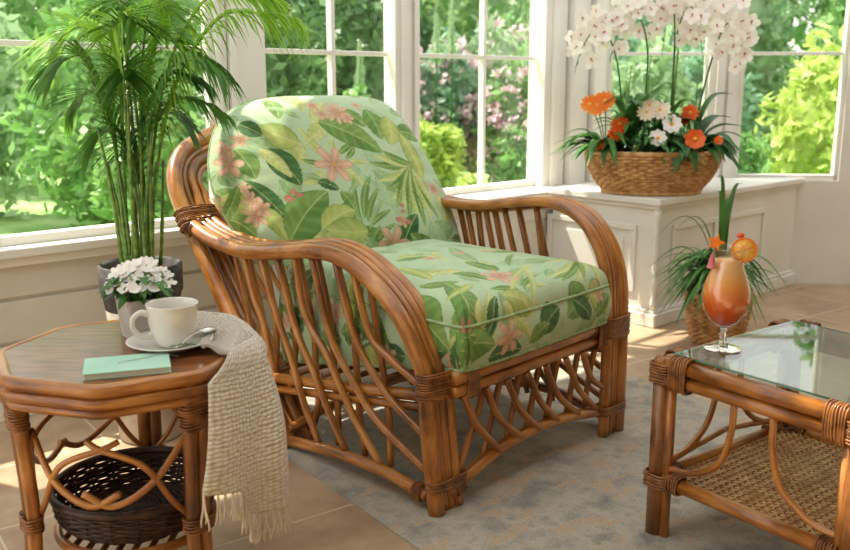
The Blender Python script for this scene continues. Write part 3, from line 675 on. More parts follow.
#MOTIFS-END
def colour_mesh(o,C):
    a=o.data.color_attributes.new('print','FLOAT_COLOR','POINT')
    buf=np.ones((len(o.data.vertices),4)); buf[:,:3]=C; a.data.foreach_set('color',buf.ravel())
def P2(pts,k=40,closed=True):
    q=smooth([(x,y,0) for x,y in pts],k,closed)[:,:2]; return q
def resample(q,n):
    q=np.concatenate([q,q[:1]]); L=np.concatenate([[0],np.cumsum(np.linalg.norm(np.diff(q,axis=0),axis=1))])
    t=np.linspace(0,L[-1],n,endpoint=False); return np.stack([np.interp(t,L,q[:,0]),np.interp(t,L,q[:,1])],1)
def cushion_back():
    a,b,c=.535,.6,.42
    out=[(.075,.74),(.062,.85),(.085,.965),(.150,1.08),(.245,1.155),(.36,1.188),(.58,1.198),(.77,1.188),(.845,1.14),(.885,1.04),(.905,.92),(.912,.80),(.905,.68),(.885,.59),(.80,.565),(.60,.56),(.40,.56),(.22,.58),(.11,.63)]
    seg=760; q=resample(P2(out),seg); ctr=np.array([.49,.88])
    rings=150; rho=np.sin(np.linspace(0,PI/2,rings))
    nrm=np.array([-c,-1,b]); nrm/=np.linalg.norm(nrm)
    V=[];X=[];Y=[]
    def lay(sign,r):
        uz=ctr+(q-ctr)*r
        h=.115*(1-r**3.2)**.62
        wr=.004*np.sin(uz[:,0]*19+uz[:,1]*7)*(1-r) + .0035*np.sin(np.arctan2(uz[:,1]-ctr[1],uz[:,0]-ctr[0])*31)*r**6*(1-r**8)*2
        base=np.stack([uz[:,0],a+b*uz[:,1]-c*(uz[:,0]-.47),uz[:,1]],1)
        return base+nrm*(sign*(h+wr))[:,None] if not np.isscalar(wr) else base
    rl=list(rho[1:])
    for r in rl: V.append(lay(1,r)); uz=ctr+(q-ctr)*r; X.append(uz[:,0]); Y.append(uz[:,1])
    rb=list(rho[1:-1][::-3])
    for r in rb: V.append(lay(-1,r)); uz=ctr+(q-ctr)*(2-r); X.append(uz[:,0]); Y.append(uz[:,1])
    n=len(V); V=np.concatenate(V); F=[]
    for i in range(n-1):
        for k in range(seg):
            l=(k+1)%seg; F.append((i*seg+k,i*seg+l,(i+1)*seg+l,(i+1)*seg+k))
    F.append(tuple(range(seg))[::-1]); F.append(tuple((n-1)*seg+k for k in range(seg)))
    m=MB().add(V,F); o=m.build('back_cushion',M['fabric'])
    colour_mesh(o,paint(np.concatenate(X),np.concatenate(Y),fill_random(-.1,1.1,.4,1.4,110,3)+fill_side(-.15,.08,.5,.75,12,8)+MOT_BACK))
    o.location=CH0; o.rotation_euler=(0,0,CA)
    tag(o,'green tropical leaf and flower print cushion leaning on chair back','cushion')
    base=np.stack([q[:,0],a+b*q[:,1]-c*(q[:,0]-.47),q[:,1]],1)[::4]
    MB().tube(base,.0055,8,closed=True).build('piping',M['piping'],o)
    return o
def cushion_seat():
    # rounded trapezoid in u,v
    out=[(.075,.02),(.10,-.018),(.14,-.03),(.47,-.036),(.79,-.03),(.825,-.018),(.842,.02),(.845,.4),(.84,.80),(.82,.86),(.74,.875),(.2,.875),(.11,.86),(.08,.80),(.075,.4)]
    seg=760; q=resample(P2(out,30),seg); ctr=np.array([.47,.42])
    rho=np.sin(np.linspace(0,PI/2,130))[1:]
    V=[];X=[];Y=[]
    dirn=(q-ctr); dn=np.zeros_like(q); t=np.roll(q,-3,0)-np.roll(q,3,0); dn[:,0]=t[:,1]; dn[:,1]=-t[:,0]; dn/=np.linalg.norm(dn,axis=1)[:,None]
    if (dn*dirn).sum()<0: dn=-dn
    for r in rho:
        uz=ctr+(q-ctr)*r
        z=.556+.012*uz[:,0]+.066*(1-r**16)**.5+.034*(1-r**2.4)+.003*np.sin(uz[:,0]*16+uz[:,1]*11)*(1-r)+.0*r
        V.append(np.stack([uz[:,0],uz[:,1],z],1)); X.append(uz[:,0]); Y.append(uz[:,1])
    K=34
    for i in range(1,K+1):
        s=i/K
        zb=.425+.012*q[:,0]-.185*np.clip(q[:,1],0,1)
        zt=.556+.012*q[:,0]
        z=zt+(zb-zt)*s; bul=.016*math.sin(PI*s)
        pos=q+dn*bul
        V.append(np.stack([pos[:,0],pos[:,1],z],1)); ext=q+dn*((zt-zb)*s)[:,None]; X.append(ext[:,0]); Y.append(ext[:,1])
    n=len(V); V=np.concatenate(V); F=[]
    for i in range(n-1):
        for k in range(seg):
            l=(k+1)%seg; F.append((i*seg+k,i*seg+l,(i+1)*seg+l,(i+1)*seg+k))
    F.append(tuple(range(seg))[::-1]); F.append(tuple((n-1)*seg+k for k in range(seg)))
    o=MB().add(V,F).build('seat_cushion',M['fabric'])
    colour_mesh(o,paint(np.concatenate(X),np.concatenate(Y),fill_random(-.2,1.1,-.3,1.1,150,9)+fill_side(-.09,.03,-.05,.95,30,4)+fill_side(.90,1.0,0,.95,20,5)+MOT_SEAT))
    o.location=CH0; o.rotation_euler=(0,0,CA)
    tag(o,'thick green tropical print box cushion lying on the seat','cushion')
    top=np.stack([q[:,0],q[:,1],.556+.012*q[:,0]],1)[::4]; MB().tube(top,.0055,8,closed=True).build('piping',M['piping'],o)
    bot=np.stack([q[:,0],q[:,1],.425+.012*q[:,0]-.185*np.clip(q[:,1],0,1)],1)[::4]; MB().tube(bot,.0055,8,closed=True).build('piping',M['piping'],o)
    return o
cushion_back(); cushion_seat()

# ------------------------------------------------------------------ round side table
TC=np.array([-.735,2.127,0]); TR=.30; TH=.62
def oct_r(az,R=None):
    R=TR if R is None else R
    a=(math.degrees(az)+38.5)%45-22.5
    r=R*math.cos(math.radians(22.5))/math.cos(math.radians(a)); return min(r,R*.985)
def octo(R,z,n=96): return [(oct_r(2*PI*i/n,R)*math.cos(2*PI*i/n),oct_r(2*PI*i/n,R)*math.sin(2*PI*i/n),z) for i in range(n)]
tab=empty('side_table',TC.tolist(),0,'eight sided rattan side table with woven lower tray, holding the cup','side table')
m=MB(); a_=octo(TR-.012,TH-.018,96); b_=octo(TR-.012,TH,96); m.add(a_+b_,[tuple(range(96))[::-1],tuple(range(96,192))]+[(i,(i+1)%96,96+(i+1)%96,96+i) for i in range(96)]); m.build('tabletop',M['tabletop'],tab,smooth_=False)
def circ(r,z,n=72,c=(0,0)): return [(c[0]+r*math.cos(2*PI*i/n),c[1]+r*math.sin(2*PI*i/n),z) for i in range(n)]
MB().tube(octo(TR-.004,TH-.014),.017,12,closed=True).build('rim_pole',M['rattan'],tab)
MB().tube(octo(TR-.001,TH-.043),.0135,12,closed=True).build('rim_pole',M['rattan'],tab)
MB().tube(octo(TR-.008,TH-.067),.0115,12,closed=True).build('rim_pole',M['rattan'],tab)
for az in (-38.5,98,218):
    a=math.radians(az); ca,sa=math.cos(a),math.sin(a); L=.235
    def tp(r,s,z): return (ca*r-sa*s,sa*r+ca*s,z)
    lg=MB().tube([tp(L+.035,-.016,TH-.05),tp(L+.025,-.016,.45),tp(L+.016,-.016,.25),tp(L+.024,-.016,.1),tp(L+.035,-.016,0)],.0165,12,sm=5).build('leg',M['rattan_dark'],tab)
    MB().tube([tp(L+.035,.016,TH-.05),tp(L+.025,.016,.45),tp(L+.016,.016,.25),tp(L+.024,.016,.1),tp(L+.035,.016,0)],.0165,12,sm=5).build('leg_strand',M['rattan'],lg)
    coil('binding',tp(L+.036,0,TH-.045),(0,0,1),.022,.038,.06,10,tab,wdir=(ca,sa,0),r=.0034)
    coil('binding',tp(L+.028,0,TH-.115),(0,0,1),.021,.036,.055,9,tab,wdir=(ca,sa,0),r=.003)
    coil('binding',tp(L+.018,0,.235),(0,0,1),.021,.036,.03,5,tab,wdir=(ca,sa,0),r=.003)
    # bent canes that loop between the legs
    b=math.radians(125)
    for s_ in (-1,1):
        aa=[a+s_*b*k for k in (0,.18,.36,.5)]
        rr=[L,L*1.0,L*.98,L*.98]; zz=[.46,.36,.31,.34]
        MB().tube([(r*math.cos(q),r*math.sin(q),z) for r,q,z in zip(rr,aa,zz)],.0085,8,sm=6).build('bent_cane',M['rattan'],tab)
        aa=[a+s_*b*k for k in (0,.10,.22,.42,.5)]; zz=[.24,.30,.40,.44,.455]; rr=[L,L,L*.99,L*.9,L*.86]
        MB().tube([(r*math.cos(q),r*math.sin(q),z) for r,q,z in zip(rr,aa,zz)],.0075,8,sm=6).build('bent_cane',M['rattan'],tab)
def wicker_bowl(name,mat,parent,prof,stakes,rr,rx=1,ry=1,amp=.004,per=8):
    """rows of woven cane following a profile [(r,z)...]"""
    m=MB(); pr=np.array(prof,float)
    Lc=np.concatenate([[0],np.cumsum(np.hypot(np.diff(pr[:,0]),np.diff(pr[:,1])))])
    rows=int(Lc[-1]/(rr*1.75)); n=stakes*4
    th=np.linspace(0,2*PI,n,endpoint=False)
    for i in range(rows+1):
        l=Lc[-1]*i/rows; r=np.interp(l,Lc,pr[:,0]); z=np.interp(l,Lc,pr[:,1])
        w=amp*np.cos(th*stakes/1.0*.5*2/2+PI*(i%2))
        R=r+w
        P=np.stack([R*np.cos(th)*rx,R*np.sin(th)*ry,np.full(n,z)+.0012*np.sin(th*3+i)],1)
        m.tube(P,rr,6,closed=True)
    return m.build(name,M[mat],parent)
def wicker_stakes(name,mat,parent,prof,stakes,r,rx=1,ry=1):
    m=MB()
    for k in range(stakes):
        a=2*PI*k/stakes
        m.tube([(p[0]*math.cos(a)*rx,p[0]*math.sin(a)*ry,p[1]) for p in prof],r,6,sm=3)
    return m.build(name,M[mat],parent)
TP=[(.02,.175),(.12,.176),(.168,.186),(.19,.215),(.197,.26)]
wicker_bowl('tray',  'dwicker',tab,TP,40,.0042,amp=.003)
wicker_stakes('tray_stakes','dwicker',tab,TP,20,.004)
MB().tube(circ(.198,.268),.010,10,closed=True).build('tray_rim',M['dwicker'],tab)
MB().tube(circ(.19,.165),.012,10,closed=True).build('tray_ring',M['rattan'],tab)
for k in range(9):
    x=-.15+k*.0375; h=math.sqrt(max(.0,.188**2-x*x))
    MB().tube([(x,-h,.158),(x,h,.158)],.0075,8).build('tray_slat',M['rattan_dark'],tab)

# ---- cup, saucer, spoon
SC=(-.622,2.118)
sa=MB().lathe([(0,.004),(.035,.004),(.04,.0),(.046,.0),(.05,.006),(.075,.012),(.102,.022),(.104,.0245),(.101,.025),(.074,.0165),(.05,.011),(.0,.010)],seg=56).build('saucer',M['ceramic'],loc=(SC[0],SC[1],TH))
tag(sa,'white saucer under the cup on the side table','saucer')
cup=MB().lathe([(0,.003),(.032,.003),(.036,0),(.040,.001),(.047,.012),(.056,.035),(.0605,.062),(.063,.09),(.0645,.106),(.0655,.109),(.064,.110),(.062,.108),(.060,.09),(.0575,.06),(.052,.034),(.043,.014),(0,.009)],seg=56).build('coffee_cup',M['ceramic'],loc=(SC[0]+.010,SC[1]-.003,TH+.0105)); cup.scale=(.95,.95,.95)
tag(cup,'white ceramic coffee cup standing on its saucer','cup')
hd=math.radians(212)
hp=[(.060,.088),(.082,.094),(.100,.080),(.101,.058),(.086,.036),(.066,.030),(.054,.034)]
MB().tube([(r*math.cos(hd),r*math.sin(hd),z) for r,z in hp],[.007,.0055,.005,.005,.005,.0055,.007],12,sm=6,flat=1.3).build('handle',M['ceramic'],cup)
sp=empty('teaspoon',(0,0,0),0,'small silver teaspoon resting on the saucer rim','spoon')
def ellbowl(c,ang,a,b):
    m=MB(); v=[];F=[];K=20;J=6
    for j in range(J+1):
        r=j/J
        for k in range(K):
            t=2*PI*k/K; x=a*r*math.cos(t); y=b*r*math.sin(t); z=-.008*(1-r*r)
            v.append((c[0]+x*math.cos(ang)-y*math.sin(ang),c[1]+x*math.sin(ang)+y*math.cos(ang),c[2]+z))
    for j in range(J):
        for k in range(K): l=(k+1)%K; F.append((j*K+k,j*K+l,(j+1)*K+l,(j+1)*K+k))
    m.add(v,F); return m
bc=(-.540,2.160,TH+.036); s2=(-.585,2.035,TH+.026); ang=math.atan2(bc[1]-s2[1],bc[0]-s2[0])
ellbowl(bc,ang,.026,.017).build('bowl',M['steel'],sp,thick=.0015)
d=np.array([math.cos(ang),math.sin(ang),0])
p0=np.array(bc)-d*.025+[0,0,.0005]
MB().tube([p0,p0-d*.02+[0,0,.003],p0-d*.06+[0,0,.001],np.array(s2)],[.003,.002,.0022,.004],8,sm=5,flat=.5).build('handle',M['steel'],sp)
# ---- mint book
BK=empty('book',(-.675,1.955,TH),math.radians(18),'mint green softcover book lying at the table edge','book')
for nm,c,s,mt in (('page_block',(0,0,.007),(.18,.12,.010),'paper'),('cover',(0,0,.0135),(.186,.124,.0025),'mint'),('back_cover',(0,0,.0012),(.186,.124,.0022),'mint')):
    MB().box(c,s).build(nm,M[mt],BK,smooth_=False,bev=.001)
MB().tube([(-.02,.0,.0155),(.03,.02,.0158),(.085,.045,.0155),(.10,.055,.006),(.115,.06,.0015)],.0012,6,sm=5).build('ribbon_bookmark',M['paper'],BK)
# ---- small white kalanchoe in a square pot
KX,KY=-.722,2.225
kp=empty('plant_pot',(KX,KY,TH),math.radians(40),'small pale square pot of the white flowers on side table','plant pot')
m=MB(); 
def frustum(m,b0,b1,z0,z1):
    v=[(x*b0,y*b0,z0) for x,y in((-1,-1),(1,-1),(1,1),(-1,1))]+[(x*b1,y*b1,z1) for x,y in((-1,-1),(1,-1),(1,1),(-1,1))]
    m.add(v,[(3,2,1,0),(0,1,5,4),(1,2,6,5),(2,3,7,6),(3,0,4,7)])
frustum(m,.038,.047,0,.105); m.build('body',M['pot'],kp,smooth_=False,thick=.006,bev=.003)
MB().box((0,0,.092),(.084,.084,.006)).build('soil',M['soil'],kp,smooth_=False)
def rot(v,a): return np.array([v[0]*math.cos(a)-v[1]*math.sin(a),v[0]*math.sin(a)+v[1]*math.cos(a),v[2]])
def flower_mesh(n,r,w,cup,layers=1,tilt=.0,pw=None):
    """petals radiating in +z facing flower; returns MB"""
    m=MB()
    for L in range(layers):
        rr=r*(1-.28*L)
        for k in range(n):
            a=2*PI*(k+.5*L)/n+RNG.uniform(-.06,.06)
            d=np.array([math.cos(a),math.sin(a),0])
            pts=[d*rr*t+np.array([0,0,cup*rr*(t**1.6)+.004*L]) for t in (.05,.3,.6,.85,1)]
            m.ribbon(pts,w*rr,fold=-.12,sm=2,prof=pw or [.25,.7,1,.95,.6,.05])
    return m
def orient(o,loc,nrm,s=1,spin=0):
    q=Vector(nrm).normalized().to_track_quat('Z','Y'); o.rotation_mode='QUATERNION'
    from mathutils import Quaternion
    o.rotation_quaternion=q@Quaternion((0,0,1),spin); o.location=loc; o.scale=(s,s,s)
def kalanchoe():
    pl=empty('white_flowering_plant',(KX,KY,TH+.095),0,'low plant with massed small white flowers beside the cup','potted plant')
    m=MB()
    for i in range(70):
        a=RNG.uniform(0,2*PI); r=RNG.uniform(.02,.075); z=RNG.uniform(-.005,.05)
        p0=np.array([.01*math.cos(a),.01*math.sin(a),0]); p1=np.array([r*math.cos(a),r*math.sin(a),z+.02]); p2=p1+np.array([.03*math.cos(a),.03*math.sin(a),-.015-.01*RNG.rand()])
        m.ribbon([p0*.5+p1*.5,p1,p2],.014,sm=3)
    m.build('foliage',M['leafm'],pl)
    fm=flower_mesh(5,.016,.42,.35); proto=None; 
    for i in range(58):
        a=i*2.4; rr=.082*math.sqrt((i+.5)/58); 
        p=(rr*math.cos(a),rr*math.sin(a),.095-.055*(rr/.082)**2+RNG.uniform(-.008,.008))
        if proto is None: proto=fm.build('flower',M['petal_w'],pl); o=proto
        else: o=proto.copy(); COL.objects.link(o)
        orient(o,p,(p[0]*7+RNG.uniform(-.3,.3),p[1]*7-.35+RNG.uniform(-.3,.3),1),RNG.uniform(.75,1.15),RNG.uniform(0,6))
    m=MB()
    for i in range(26):
        a=i*2.4+1; rr=.085*math.sqrt((i+.5)/26); c=np.array([rr*math.cos(a),rr*math.sin(a),.10-.055*(rr/.08)**2])
        m.tube([c*[.6,.6,.3],c*[.9,.9,.8],c],[.001,.0012,.0035],6)
    m.build('buds',M['kal_green'],pl)
kalanchoe()
# sprig on the saucer
m=MB(); b0=np.array([-.602,2.035,TH+.028])
m.tube([b0,b0+[.03,.012,.003],b0+[.062,.016,.0]],.0009,5,sm=3)
for k in range(10):
    c=b0+np.array([.062*k/10,.016*k/10,.002]); s_=1 if k%2 else -1
    m.ribbon([c,c+[.008,.006*s_,.003],c+[.014,.010*s_,.0]],.0022)
tag(m.build('herb_sprig',M['leafm']),'tiny green herb sprig on the saucer edge','herb')

# ------------------------------------------------------------------ knitted throw
def throw():
    A=110;Bn=120
    V=np.zeros((A+1,Bn+1,3)); UV=np.zeros((A+1,Bn+1,2))
    for i in range(A+1):
        s=i/A; az=math.radians(-20+94*s)
        drop=float(np.interp(s,[0,.12,.16,.45,.5,.62,1],[.22,.24,.30,.33,.30,.26,.23]))
        tot=.20+drop+.07
        fold=math.sin(s*PI*7+.4)*.5+math.sin(s*PI*13+1)*.22
        for j in range(Bn+1):
            l=tot*j/Bn
            rim=oct_r(az)+.012
            x0=.20-0.02*math.sin(s*5)
            if l<x0:
                r=rim-(x0-l)*(.35+.5*min(1,s*2.5)); z=TH+.012+.008*(1+math.sin(s*14+l*30))*min(1,(x0-l)/.04+.2)
            else:
                q=l-x0; R=.035
                if q<R*PI/2: r=rim+R*math.sin(q/R); z=TH+.018-R*(1-math.cos(q/R))
                else:
                    h=q-R*PI/2; r=rim+R+.060*math.sin(min(1,h/.30)*PI/2)-.02*h; z=TH+.018-R-h
                g=min(1,q/.22); r+=fold*.022*g
            tw=az+ (.10*math.sin(s*PI*4+1)*min(1,max(0,l-x0)/.3))
            if l>x0: tw-= (1-s)**1.5*(.30*min(1,max(0,l-x0)/.06)+.30*min(1,max(0,l-x0)/.28))
            V[i,j]=(r*math.cos(tw),r*math.sin(tw),z); UV[i,j]=(s*.50,l)
    F=[];n=Bn+1
    for i in range(A):
        for j in range(Bn): F.append((i*n+j,i*n+j+1,(i+1)*n+j+1,(i+1)*n+j))
    o=MB().add(V.reshape(-1,3)+TC,F,UV.reshape(-1,2)).build('knitted_throw',M['knit'],thick=.009)
    tag(o,'cream knitted throw with fringe hanging over side table edge','throw')
    for k in range(44):
        i=int(round(k*A/43)); p=V[i,-1]+TC; L=RNG.uniform(.065,.09)
        m=MB()
        for w in range(5):
            dx=np.array([RNG.uniform(-.007,.007),RNG.uniform(-.007,.007),0])
            m.tube([p+[0,0,.006],p+dx*.4+[0,0,-L*.35],p+dx+[RNG.uniform(-.003,.003),0,-L*.7],p+dx*1.7+[0,0,-L*RNG.uniform(.85,1.05)]],[.0024,.002,.0018,.0014],5,sm=2)
        m.build('tassel',M['fringe'],o)
throw()

# ------------------------------------------------------------------ glass topped coffee table
KA=math.radians(37); K0=np.array([.655,2.36,.006])
ct=empty('coffee_table',K0.tolist(),KA,'square rattan coffee table with glass top and woven shelf','coffee table')
# local: x towards the back right, -y towards the viewer
KW,KD=.62,.56; KH=.505
def kp_(name,pts,r,mat='rattan',sm=0,seg=14,parent=None): return MB().tube(pts,r,seg,sm=sm).build(name,M[mat],parent or ct)
for z,r in ((KH-.005,.021),(KH-.045,.018)):
    for a,b in (((0,0),(KW,0)),((0,-KD),(KW,-KD)),((0,0),(0,-KD)),((KW,0),(KW,-KD))):
        ex=np.array([b[0]-a[0],b[1]-a[1]],float); ex/=np.linalg.norm(ex)
        kp_('top_rail',[(a[0]-ex[0]*.02,a[1]-ex[1]*.02,z),(b[0]+ex[0]*.02,b[1]+ex[1]*.02,z)],r)
for a,b in (((0,0),(KW,0)),((0,-KD),(KW,-KD)),((0,0),(0,-KD)),((KW,0),(KW,-KD))):
    kp_('shelf_rail',[(a[0],a[1],.165),(b[0],b[1],.165)],.020)
for x in (0,KW):
    for y in (0,-KD):
        ix=.028 if x==0 else -.028; iy=-.028 if y==0 else .028
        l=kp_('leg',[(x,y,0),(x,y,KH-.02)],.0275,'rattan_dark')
        kp_('leg_strand',[(x+ix*1.1,y,0.0),(x+ix*1.1,y,KH-.03)],.014,parent=l); kp_('leg_strand',[(x,y+iy*1.1,0),(x,y+iy*1.1,KH-.03)],.014,parent=l)
        sx=1 if x==0 else -1; sy=-1 if y==0 else 1
        coil('binding',(x,y+sy*.06,KH-.024),(0,1,0),.047,.026,.05,8,ct,wdir=(0,0,1))
        coil('binding',(x+sx*.06,y,KH-.024),(1,0,0),.047,.026,.05,8,ct,wdir=(0,0,1))
        coil('binding',(x+sx*.004,y,KH-.03),(0,0,1),.034,.034,.05,8,ct)
        coil('binding',(x,y+sy*.055,.165),(0,1,0),.024,.024,.045,7,ct,wdir=(0,0,1))
        coil('binding',(x+sx*.055,y,.165),(1,0,0),.024,.024,.045,7,ct,wdir=(0,0,1))
        coil('binding',(x+sx*.008,y+sy*.008,.165),(0,0,1),.042,.042,.035,6,ct)
        # bent cane braces
        kp_('brace',[(x+sx*.03,y,.205),(x+sx*.12,y,.215),(x+sx*.21,y,.27),(x+sx*.25,y,.36),(x+sx*.255,y,KH-.06)],.009,sm=6,seg=8)
        kp_('brace',[(x,y+sy*.03,.205),(x,y+sy*.11,.215),(x,y+sy*.19,.27),(x,y+sy*.22,.36),(x,y+sy*.225,KH-.06)],.009,sm=6,seg=8)
        kp_('brace',[(x+sx*.03,y,.195),(x+sx*.15,y,.215),(x+sx*.31,y,.235)],.0085,sm=6,seg=8)
# woven shelf
m=MB(); nx,ny=46,44
for i in range(nx):
    x=.03+(KW-.06)*i/(nx-1); P=[(x,-.02-(KD-.04)*t/60.,.170+.0028*math.cos(PI*(t*ny/60.)+PI*(i%2))) for t in range(61)]
    m.tube(P,.0032,4)
m.build('shelf_weave',M['wicker'],ct)
m=MB()
for j in range(ny//2):
    y=-.03-(KD-.06)*j/(ny//2-1); m.tube([(.02,y,.170),(KW-.02,y,.170)],.0042,5)
m.build('shelf_weft',M['rattan_dark'],ct)
# glass pane resting on the rails
g=MB().box((KW/2,-KD/2,KH+.020),(KW-.035,KD-.035,.007)); go=g.build('glass_top',M['tglass'],ct,smooth_=False)
m=MB()
hx,hy=(KW-.035)/2,(KD-.035)/2
m.tube([(KW/2-hx,-KD/2-hy,KH+.020),(KW/2+hx,-KD/2-hy,KH+.020),(KW/2+hx,-KD/2+hy,KH+.020),(KW/2-hx,-KD/2+hy,KH+.020)],.0036,6,closed=True)
m.build('glass_edge',M['gedge'],go)
GZ=KH+.0295
# cocktail
GX,GY=.825,2.40
def gl(prof): return MB().lathe([(r*1.06,z*1.07) for r,z in prof],seg=48)
glass=empty('cocktail_glass',(GX,GY,GZ),0,'tall curvy glass of orange drink on the glass table top','glass')
gl([(0,.004),(.02,.005),(.046,.004),(.049,.002),(.047,0),(0,0)]).build('foot',M['cast_glass'],glass)
gl([(0,.006),(.014,.008),(.010,.016),(.0085,.028),(.012,.036),(.0085,.044),(.012,.054),(.0,.056)]).build('stem',M['cast_glass'],glass)
gl([(.0,.056),(.014,.058),(.034,.072),(.054,.100),(.062,.130),(.060,.160),(.050,.190),(.040,.215),(.037,.240),(.041,.262),(.0425,.266),(.041,.266),(.0355,.241)]).build('bowl',M['cup_glass'],glass)
gl([(0,.060),(.013,.062),(.032,.075),(.051,.102),(.0595,.131),(.0575,.160),(.0475,.190),(.038,.214),(.0355,.236),(.0,.238)]).build('drink',M['drink'],glass)
# garnish
sl=empty('orange_slice',(GX+.036,GY-.012,GZ+.280),0,'round orange slice hooked on the cocktail glass rim','fruit slice')
def facing(o,nrm): o.rotation_mode='QUATERNION'; o.rotation_quaternion=Vector(nrm).to_track_quat('Z','Y')
r_=empty('x'); bpy.data.objects.remove(r_)
MB().lathe([(0,-.003),(.030,-.003),(.030,.003),(0,.003)],seg=40).build('flesh',M['orange'],sl)
MB().lathe([(.0295,-.0035),(.034,-.003),(.034,.003),(.0295,.0035)],seg=40,closed=True).build('rind',M['rind'],sl)
m=MB()
for k in range(9):
    a=2*PI*k/9; m.tube([(.004*math.cos(a),.004*math.sin(a),-.0034),(.028*math.cos(a),.028*math.sin(a),-.0034)],.0008,4)
    m.tube([(.004*math.cos(a),.004*math.sin(a),.0034),(.028*math.cos(a),.028*math.sin(a),.0034)],.0008,4)
m.build('membranes',M['petal_c'],sl)
facing(sl,(-.25,-1,.35))
def star(name,loc,R,mat,nrm,label):
    v=[];n=10
    for z in (-.004,.004):
        for k in range(n):
            r=R if k%2==0 else R*.45; a=2*PI*k/n; v.append((r*math.cos(a),r*math.sin(a),z))
    F=[tuple(range(n))[::-1],tuple(range(n,2*n))]+[(k,(k+1)%n,n+(k+1)%n,n+k) for k in range(n)]
    o=MB().add(v,F).build(name,M[mat],smooth_=False,loc=loc,bev=.0015); facing(o,nrm); return tag(o,label,'fruit slice')
star('starfruit_slice',(GX-.040,GY-.006,GZ+.299),.026,'rind',(-.2,-1,.5),'orange star shaped fruit slice on cocktail glass rim')
um=empty('paper_umbrella',(GX-.052,GY-.02,GZ+.242),0,'folded pink paper umbrella hanging from the cocktail rim','cocktail umbrella')
MB().tube([(0,0,-.02),(.012,.02,.055)],.0012,6).build('stick',M['stick'],um)
m=MB(); m.lathe([(.0,.035),(.006,.02),(.013,-.008),(.012,-.010),(.004,.02)],seg=12); m.build('canopy',M['pinkpaper'],um,smooth_=False)
st=empty('drink_stirrer',(GX+.028,GY+.01,GZ+.215),0,'orange stirrer with round head standing in the cocktail','stirrer')
MB().tube([(-.008,0,.0),(0.002,0,.095)],.0018,8).build('rod',M['stick'],st)
MB().lathe([(0,.093),(.008,.095),(.011,.101),(.008,.107),(0,.109)],c=(.003,0,0),seg=16).build('head',M['red'],st)

# ------------------------------------------------------------------ leaves and plants
def arch(p0,az,L,rise,droop,n=6,out=1.0):
    """arching blade centre line"""
    P=[];d=np.array([math.cos(az),math.sin(az),0])
    for i in range(n+1):
        t=i/n; P.append(np.array(p0)+d*L*out*t*(.55+.45*t)+np.array([0,0,rise*math.sin(min(1,t*1.25)*PI/2)-droop*t**2.4]))
    return P
# spider plant
SPX,SPY=1.44,4.30
bk=empty('wicker_basket',(SPX,SPY,0),0,'wicker basket pot on the floor holding the arching green plant','basket')
BP=[(.02,.005),(.10,.006),(.118,.03),(.135,.10),(.148,.18),(.155,.25)]
wicker_bowl('weave','wicker',bk,BP,36,.0075,amp=.0065); wicker_stakes('stakes','wicker',bk,BP,18,.0065)
MB().tube(circ(.156,.257),.012,10,closed=True).build('rim',M['wicker'],bk)
MB().lathe([(0,.235),(.145,.235)],seg=30).build('soil',M['soil'],bk)
spd=empty('spider_plant',(SPX,SPY,.235),0,'arching green grassy plant in the floor basket by the cabinet','potted plant')
for i in range(110):
    az=RNG.uniform(0,2*PI) if i%3 else RNG.uniform(PI*.8,PI*1.35); L=RNG.uniform(.16,.36); rise=RNG.uniform(.14,.32); dr=RNG.uniform(.08,.30)
    m=MB(); m.ribbon(arch((RNG.uniform(-.03,.03),RNG.uniform(-.03,.03),0),az,L,rise,dr,8),RNG.uniform(.013,.021),sm=2,fold=.3,prof=[.7,1,1,.9,.7,.4,.03])
    m.build('leaf',M['leafs'] if i%2 else M['leafm'],spd)
for az,L,rise,dr,w in ((math.radians(215),.06,.52,.0,.02),(math.radians(150),.24,.46,.16,.013),(math.radians(160),.34,.50,.26,.012),(math.radians(20),.1,.55,.0,.02),(math.radians(120),.05,.60,.02,.016),(math.radians(60),.16,.5,.05,.02)):
    m=MB(); m.ribbon(arch((0,0,0),az,L,rise,dr,8),w,sm=2,fold=.35,prof=[.7,1,1,.9,.7,.4,.03]); m.build('leaf',M['leafm'],spd)

